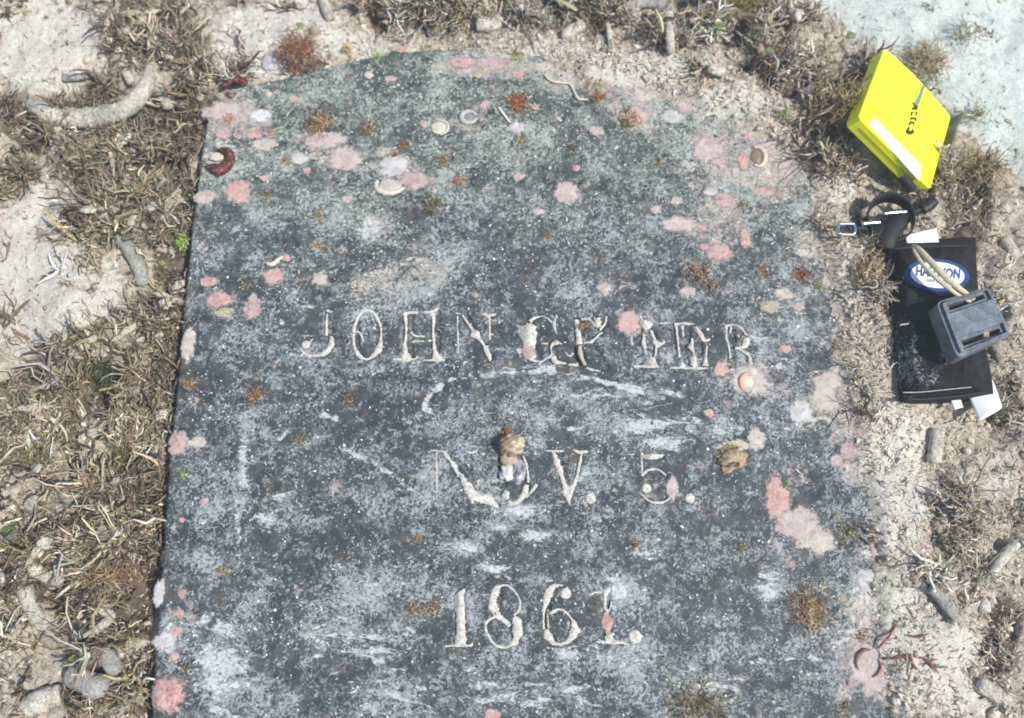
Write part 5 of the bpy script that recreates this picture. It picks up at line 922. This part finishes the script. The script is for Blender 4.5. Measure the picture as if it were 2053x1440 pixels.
# ------------------------------------------------------------------ black pouch with oval badge
ZP = 0.012; ZT = 0.030
PO = dict(tl=(1781, 484), tr=(1955, 476), br=(1992, 790), bl=(1815, 802))
Lp = spline(np.array([(1781, 482), (1783, 540), (1789, 610), (1797, 690), (1806, 760), (1815, 803)], float), 61); Rp = spline(np.array([(1956, 476), (1960, 560), (1967, 640), (1977, 700), (1988, 755), (1992, 790)], float), 61)
pouch = empty('dive_pouch', at(1880, 640, ZP), 'black fabric pouch with a blue and white oval badge', 'pouch'); pl = np.array(pouch.location)
nu, nv = 46, 61; s = np.linspace(0, 1, nu); U2 = Lp[:, None, 0]*(1-s)+Rp[:, None, 0]*s; V2 = Lp[:, None, 1]*(1-s)+Rp[:, None, 1]*s; t = np.linspace(0, 1, nv)[:, None]
V2 = V2+4*np.sin(np.pi*s)[None]*(t > .95)
P = at(U2, V2, ZT); edge = np.minimum(np.minimum(s, 1-s)[None]*nu, np.minimum(t, 1-t)*nv*1.2)
puff = sstep(0, 9, edge); wr = fbm(P[..., 0]*70, P[..., 1]*70, 4)-.5
wr = wr+.8*np.abs(fbm(P[..., 0]*45+P[..., 1]*30, P[..., 1]*90-P[..., 0]*40, 3)-.5); zz = ZT-.014+.012*puff+puff*wr*.008-0.0035*np.exp(-((t-.52)/.018)**2)+0.002*np.exp(-((t-.555)/.02)**2)-.0012*np.exp(-((t-.925)/.008)**2)
P = at(U2, V2, zz); P = P.reshape(-1, 3); i = np.arange(nv-1)[:, None]*nu+np.arange(nu-1)[None]; Q = np.stack([i+nu, i+nu+1, i+1, i], -1).reshape(-1, 4)
per = np.concatenate([np.arange(nu), np.arange(1, nv)*nu+nu-1, (nv-1)*nu+np.arange(nu-2, -1, -1), np.arange(nv-2, 0, -1)*nu]); base = per; VV = [P]; QQ = [Q]; cnt = len(P)
c = P[per].mean(0)
for dz, gr in ((-.005, 1.005), (-.013, 1.0), (-.03, .975)):
    q = P[per].copy(); q[:, :2] = c[:2]+(q[:, :2]-c[:2])*gr; q[:, 2] += dz; VV.append(q); new = cnt+np.arange(len(per)); cnt += len(per); r = np.roll(np.arange(len(per)), -1); QQ.append(np.stack([base, base[r], new[r], new], -1)); base = new
m = Mat('black_fabric', .62, .18); salt = m.attr('silt'); n1 = m.noise(430, 4, .7); n2 = m.noise(140, 5, .7, 1.0, off=3.)
k = m.M('MULTIPLY', m.ss(m.M('ADD', n1, m.M('MULTIPLY', m.M('ADD', n2, salt), .30)), .84, 1.0), m.ss(salt, .02, .7, .08, .7))
m.color(m.mix(k, m.mix(m.ss(n2, .4, .6), (0.007, .008, .010), (0.016, .018, .021)), (0.42, .43, .42))); m.bump(m.M('ADD', m.noise(1400, 2), m.M('MULTIPLY', n2, 2.)), .0008)
u_, v_ = photo(np.concatenate(VV)[:, 0], np.concatenate(VV)[:, 1], ZT); silt = blobs(u_, v_, [(1830, 730, 30, 70, .9), (1855, 760, 45, 25, .8), (1890, 715, 14, 22, .9), (1815, 650, 20, 60, .6), (1800, 540, 25, 70, .45), (1870, 690, 40, 40, .4), (1940, 760, 50, 20, .3), (1800, 620, 20, 60, .5)])
me = mesh_np('bag', np.concatenate(VV)-pl, np.concatenate(QQ), None, True, {'silt': silt}); obj('bag', me, m.m, pouch)
def zpouch(u, v): return ZT
def surf_pt(u, v, up): p = at(np.asarray(u, float), np.asarray(v, float), ZT); return p-pl+np.array([0, 0, up-.0005])
FAB = plain('black_binding', (0.012, .013, .016), .6, .3, 500, bump=.0004); THR = plain('pale_thread', (0.42, .41, .38), .7, .3, 700)
for path, r, mat, nm in [([(1822, 797), (1870, 796), (1930, 790), (1982, 783)], 3.5, FAB, 'hem_binding'), ([(1812, 786), (1850, 785), (1900, 780), (1950, 775)], 1.0, THR, 'seam_thread'), ([(1806, 650), (1830, 647), (1864, 644)], 1.6, THR, 'loose_thread'), ([(1790, 494), (1850, 490), (1948, 487)], 3.0, FAB, 'hem_binding')]:
    A = np.array(path, float); Q = spline(surf_pt(A[:, 0], A[:, 1], -.0015 if nm != 'hem_binding' else -.006), 24); g = Geo(); g.add(*tube(Q, r*PX, 6)); obj(nm, g.mesh(nm), mat, pouch)
# badge
bc = np.array([1878, 553.0]); brot = math.radians(4); BU, BV = np.array([math.cos(brot), math.sin(brot)]), np.array([-math.sin(brot), math.cos(brot)])
def oval(rx, ry, n=48): a = np.linspace(0, 2*math.pi, n, endpoint=False); return bc+np.cos(a)[:, None]*rx*BU+np.sin(a)[:, None]*ry*BV
BLUE = plain('badge_blue', (0.012, .05, .20), .45, .1); BW = plain('badge_white', (0.74, .76, .80), .45, .04); BL2 = plain('badge_lettering', (0.018, .055, .24), .5, .1)
badge = None
def flatpoly(P, z0, z1): 
    V, Q, T = poly_extrude(P, z0, z1, lambda V: surf_pt(V[:, 0], V[:, 1], 0)+np.c_[0*V[:, 0], 0*V[:, 0], V[:, 2]]); g = Geo(); g.add(V, Q, T); return g
badge = obj('badge', flatpoly(oval(65, 32.5), -.004, .0018).mesh('badge', False), BLUE, pouch)
obj('badge_face', flatpoly(oval(54, 26), .0, .0023).mesh('badge_face', False), BW, badge)
def lettering(txt, cen, width, height, name, bold=0.0):
    cu = bpy.data.curves.new(name, 'FONT'); cu.body = txt; cu.align_x = 'CENTER'; cu.offset = bold; cu.extrude = 0; cu.resolution_u = 3
    o = bpy.data.objects.new(name, cu); COL.objects.link(o); dg = bpy.context.evaluated_depsgraph_get(); me = bpy.data.meshes.new_from_object(o.evaluated_get(dg)); bpy.data.objects.remove(o); bpy.data.curves.remove(cu)
    V = np.array([v.co[:] for v in me.vertices]); mn, mx = V.min(0), V.max(0); q = (V-(mn+mx)/2)/(mx-mn+1e-9)
    uv = cen+q[:, :1]*width*BU-q[:, 1:2]*height*BV; p = surf_pt(uv[:, 0], uv[:, 1], .0026)
    for v, w in zip(me.vertices, p): v.co = w
    return obj(name, me, BL2, badge)
lettering('HALCYON', bc+np.array([1, -5]), 88, 20, 'lettering', .035)
lettering('DIVE SYSTEMS', bc+np.array([4, 13]), 52, 6, 'lettering', .01)

# lead weight resting on the pouch
WC = at(1948, 645, .058); wt_ = empty('lead_weight', WC, 'grey lead diving weight with two slots, resting on the pouch', 'weight')
def on_w(u, v): return at(np.asarray(u, float), np.asarray(v, float), WC[2])-WC
crn = [(1880, 603), (1988, 570), (2033, 667), (1921, 719)]
def rnd_poly(C, r, n=5):
    C = np.array(C, float); out = []
    for k in range(len(C)):
        a, b, c_ = C[k-1], C[k], C[(k+1) % len(C)]; d1 = (a-b)/np.linalg.norm(a-b); d2 = (c_-b)/np.linalg.norm(c_-b)
        for t in np.linspace(0, 1, n): p0, p2 = b+d1*r, b+d2*r; out.append((1-t)**2*p0+2*t*(1-t)*b+t*t*p2)
    return np.array(out)
slotA = [(1904, 609), (1978, 585), (1982, 594), (1908, 620)]; slotB = [(1929, 682), (2008, 655), (2012, 665), (1934, 693)]
o3 = on_w(*rnd_poly(crn, 15, 8).T); sA = on_w(*np.array(slotA).T); sB = on_w(*np.array(slotB).T)
bm = bmesh.new(); lv = []
for z0 in (0, ):
    loops = []
    for L in (o3, sA, sB):
        vs_ = [bm.verts.new((p[0], p[1], 0)) for p in L]; es = [bm.edges.new((vs_[k], vs_[(k+1) % len(vs_)])) for k in range(len(vs_))]; loops += es
    bmesh.ops.triangle_fill(bm, edges=loops, use_beauty=True)
ins = []
for f in list(bm.faces):
    c_ = f.calc_center_median()
    for Lq in (sA, sB):
        x_, y_ = c_.x, c_.y; ok = False
        for k in range(4):
            a, b = Lq[k], Lq[(k+1) % 4]
            if (a[1] > y_) != (b[1] > y_) and x_ < (b[0]-a[0])*(y_-a[1])/(b[1]-a[1])+a[0]: ok = not ok
        if ok: ins.append(f)
bmesh.ops.delete(bm, geom=list(set(ins)), context='FACES_ONLY')
bmesh.ops.recalc_face_normals(bm, faces=bm.faces)
if sum(f.normal.z for f in bm.faces) < 0: bmesh.ops.reverse_faces(bm, faces=bm.faces)
r = bmesh.ops.extrude_face_region(bm, geom=list(bm.faces)); bmesh.ops.translate(bm, verts=[e for e in r['geom'] if isinstance(e, bmesh.types.BMVert)], vec=(0, 0, -.021))
bmesh.ops.recalc_face_normals(bm, faces=bm.faces)
te = [e for e in bm.edges if abs(e.verts[0].co.z) < 1e-6 and abs(e.verts[1].co.z) < 1e-6 and len(e.link_faces) == 2 and abs(e.calc_face_angle(0)) > .8]
bmesh.ops.bevel(bm, geom=te, offset=.0032, segments=5, affect='EDGES')
me = bpy.data.meshes.new('block'); bm.to_mesh(me); bm.free()
for p in me.polygons: p.use_smooth = False
m = Mat('oxidised_lead', .5, .4); n1 = m.noise(90, 5, .65); n2 = m.noise(500, 3, .7)
m.color(m.mix(m.M('MULTIPLY', m.ss(n2, .58, .72), .35), m.mix(m.ss(n1, .35, .65), (0.085, .11, .135), (0.165, .195, .225)), (0.36, .38, .39))); m.b.inputs['Metallic'].default_value = .25; m.bump(m.M('ADD', n1, m.M('MULTIPLY', n2, .4)), .0012)
obj('block', me, m.m, wt_); wt_.rotation_euler = (math.radians(-3), math.radians(2), 0)
p = on_w(1981, 668); g = Geo(); g.add(*poly_extrude([(-.0025, -.0022), (.0022, -.0026), (.0026, .002), (-.002, .0024)], -.012, -.003, lambda V: V)); o = obj('coral_chip', g.mesh('coral_chip', False), M_CORAL, None, tuple(WC+p)); tag(o, 'tan chip stuck in the lower slot of the lead weight', 'chip')
for v_ in o.data.attributes['col'].data: v_.color = (0.5, .42, .33, 1)

# tan cord loop running from the weight over the badge
g = Geo(); TANC = (0.50, 0.44, 0.29)
A = spline(np.array([(1829, 492, .0405, 1.5), (1834, 505, .046, 4), (1850, 530, .0515, 5), (1880, 560, .054, 5.5), (1915, 588, .054, 5), (1946, 606, .047, 4.5)], float), 30); B = spline(np.array([(1829, 490, .0405, 1.5), (1843, 500, .047, 6), (1866, 525, .053, 7.5), (1896, 556, .056, 7.5), (1924, 579, .055, 6.5), (1952, 600, .047, 5)], float), 30)
for q in (A, B): P = np.array([at(a[0], a[1], a[2]) for a in q]); g.add(*tube(P, q[:, 3]*PX*.92, 9, .9), col=TANC)
c0 = at(1885, 550, .05); m = Mat('tan_rubber', .5, .35); m.color(m.hsv(m.attr('col', True), m.ss(m.noise(260, 4, .6), .3, .7, .82, 1.15)))
o = obj('cord_loop', g.mesh('cord_loop', off=c0), m.m, loc=c0); tag(o, 'tan rubber cord loop stretching from the weight across the badge', 'cord')

# white cards under the pouch
def sheet(name, quad, label, zs, mat=PW, curve=0.0):
    (a, b, c_, d) = [np.array(q, float) for q in quad]; nu = nv = 14; s, t = np.meshgrid(np.linspace(0, 1, nu), np.linspace(0, 1, nv))
    P2 = (1-t)[..., None]*((1-s)[..., None]*a+s[..., None]*b)+t[..., None]*((1-s)[..., None]*d+s[..., None]*c_)
    zz = zs[0]*(1-t)+zs[1]*t+curve*np.sin(np.pi*s)*t-curve*.8*t*t; P = at(P2[..., 0], P2[..., 1], zz.ravel().mean()); P[..., 2] = zz; P = P.reshape(-1, 3); k = nu*nv
    V = np.vstack([P, P-[0, 0, .0006]]); i = (np.arange(nv-1)[:, None]*nu+np.arange(nu-1)[None]); q = np.stack([i+nu, i+nu+1, i+1, i], -1).reshape(-1, 4); per = np.concatenate([np.arange(nu), np.arange(1, nv)*nu+nu-1, (nv-1)*nu+np.arange(nu-2, -1, -1), np.arange(nv-2, 0, -1)*nu]); r = np.roll(per, -1)
    c0 = P.mean(0); o = obj(name, mesh_np(name, V-c0, np.concatenate([q, q[:, ::-1]+k, np.stack([per, r, r+k, per+k], -1)]), None, True), mat, loc=c0); return tag(o, label, 'card', 'white plastic cards under the pouch')
sheet('white_card', [(1935, 762), (1992, 748), (2008, 818), (1962, 846)], 'curled white plastic card sticking out below the pouch', (.008, .020), curve=.006)
sheet('white_card', [(1904, 785), (1924, 785), (1928, 818), (1911, 823)], 'small white tab beside the curled card below the pouch', (.008, .014))
sheet('white_card', [(1815, 472), (1878, 457), (1884, 500), (1822, 505)], 'white card corner showing above the pouch\'s top hem', (.017, .017))

# ------------------------------------------------------------------ webbing strap loop with metal clip
cl = empty('strap_loop', at(1785, 440, .012), 'black webbing strap loop with metal clip lying above the pouch', 'strap'); c0 = np.array(cl.location)
WEB = plain('black_webbing', (0.012, .013, .015), .55, .3, 600, bump=.0004); STEEL = plain('bright_steel', (0.62, .63, .65), .22, .1, 200, metal=1.0)
a = np.radians(np.linspace(-78, 275, 60)); P = []; 
base_ = at(1781, 452, .006)
rx, ry = 50*PX, 52*PX
n = len(a); Vl = []
for k, ang in enumerate(a):
    cx_, cy_ = base_[0]+rx*math.cos(ang), base_[1]+ry*math.sin(ang); lean = .10; h = .017
    nrm = np.array([math.cos(ang), math.sin(ang)])
    lo = np.array([cx_, cy_, .006+.004*math.sin(ang)]); hi = lo+np.array([-.0035*1, .0015, h])*1.0
    for q, off in ((lo, .0008), (hi, .0008), (hi, -.0008), (lo, -.0008)): Vl.append(np.r_[q[:2]+nrm*off, q[2]])
Vl = np.array(Vl)-c0; i = np.arange(n-1)[:, None]*4; j = np.arange(4)[None]; k = (j+1) % 4; Q = np.stack([i+j, i+k, i+4+k, i+4+j], -1).reshape(-1, 4)
g = Geo(); g.add(Vl, Q); obj('webbing_loop', g.mesh('webbing_loop'), WEB, cl)
def bar(path, r, mat, nm, sides=10, flat=1.0, noise=0): 
    A = np.array([at(p[0], p[1], p[2]) for p in path])-c0; Qs = spline(A, 14); g = Geo(); g.add(*tube(Qs, r*PX, sides, flat, True, noise)); return obj(nm, g.mesh(nm), mat, cl)
bar([(1728, 449, .026), (1764, 446, .026)], 5, STEEL, 'metal_bar'); bar([(1770, 429, .024), (1795, 426, .024), (1818, 425, .023)], 4, STEEL, 'metal_bar')
bk = empty('buckle', (0, 0, 0), None, None); bk.parent = cl
for pth in ([(1682, 449), (1712, 449)], [(1712, 449), (1715, 459), (1712, 470)], [(1684, 470), (1712, 471)], [(1682, 449), (1680, 460), (1684, 470)]):
    o = bar([(p[0], p[1], .020) for p in pth], 3.6, STEEL, 'buckle_bar', 8); o.parent = bk
bar([(1700, 456, .018), (1722, 454, .018), (1742, 455, .016)], 9, WEB, 'strap_end', 10, .4)
bar([(1776, 500, .014), (1782, 470, .017), (1800, 445, .016), (1808, 432, .014)], 21, WEB, 'strap_fold', 12, .5, .15)
bar([(1752, 470, .014), (1775, 462, .016), (1806, 470, .014)], 18, WEB, 'strap_fold', 12, .5, .15)
bar([(1828, 428, .012), (1840, 422, .012), (1852, 418, .013)], 5, PBK, 'toggle_cord'); bar([(1848, 420, .013), (1862, 412, .014), (1872, 402, .014)], 13, PBK, 'toggle', 12, .8, .08)

# ------------------------------------------------------------------ the water's faint veil
bm = bmesh.new(); bmesh.ops.create_cube(bm, size=1.0); bmesh.ops.scale(bm, vec=(20, 20, 2.1), verts=bm.verts); bmesh.ops.translate(bm, vec=(0, 0, -0.19), verts=bm.verts)
me = bpy.data.meshes.new('haze'); bm.to_mesh(me); bm.free(); hz = obj('haze', me); hz['kind'] = 'stuff'
hm = bpy.data.materials.new('sea_water_veil'); hm.use_nodes = True; ht = hm.node_tree; ht.nodes.clear(); ho = ht.nodes.new('ShaderNodeOutputMaterial'); hv_ = ht.nodes.new('ShaderNodeVolumePrincipled')
hv_.inputs['Color'].default_value = (0.80, 0.90, 0.88, 1); hv_.inputs['Density'].default_value = 0.09; hv_.inputs['Anisotropy'].default_value = 0.3
ht.links.new(hv_.outputs[0], ho.inputs['Volume']); me.materials.append(hm)
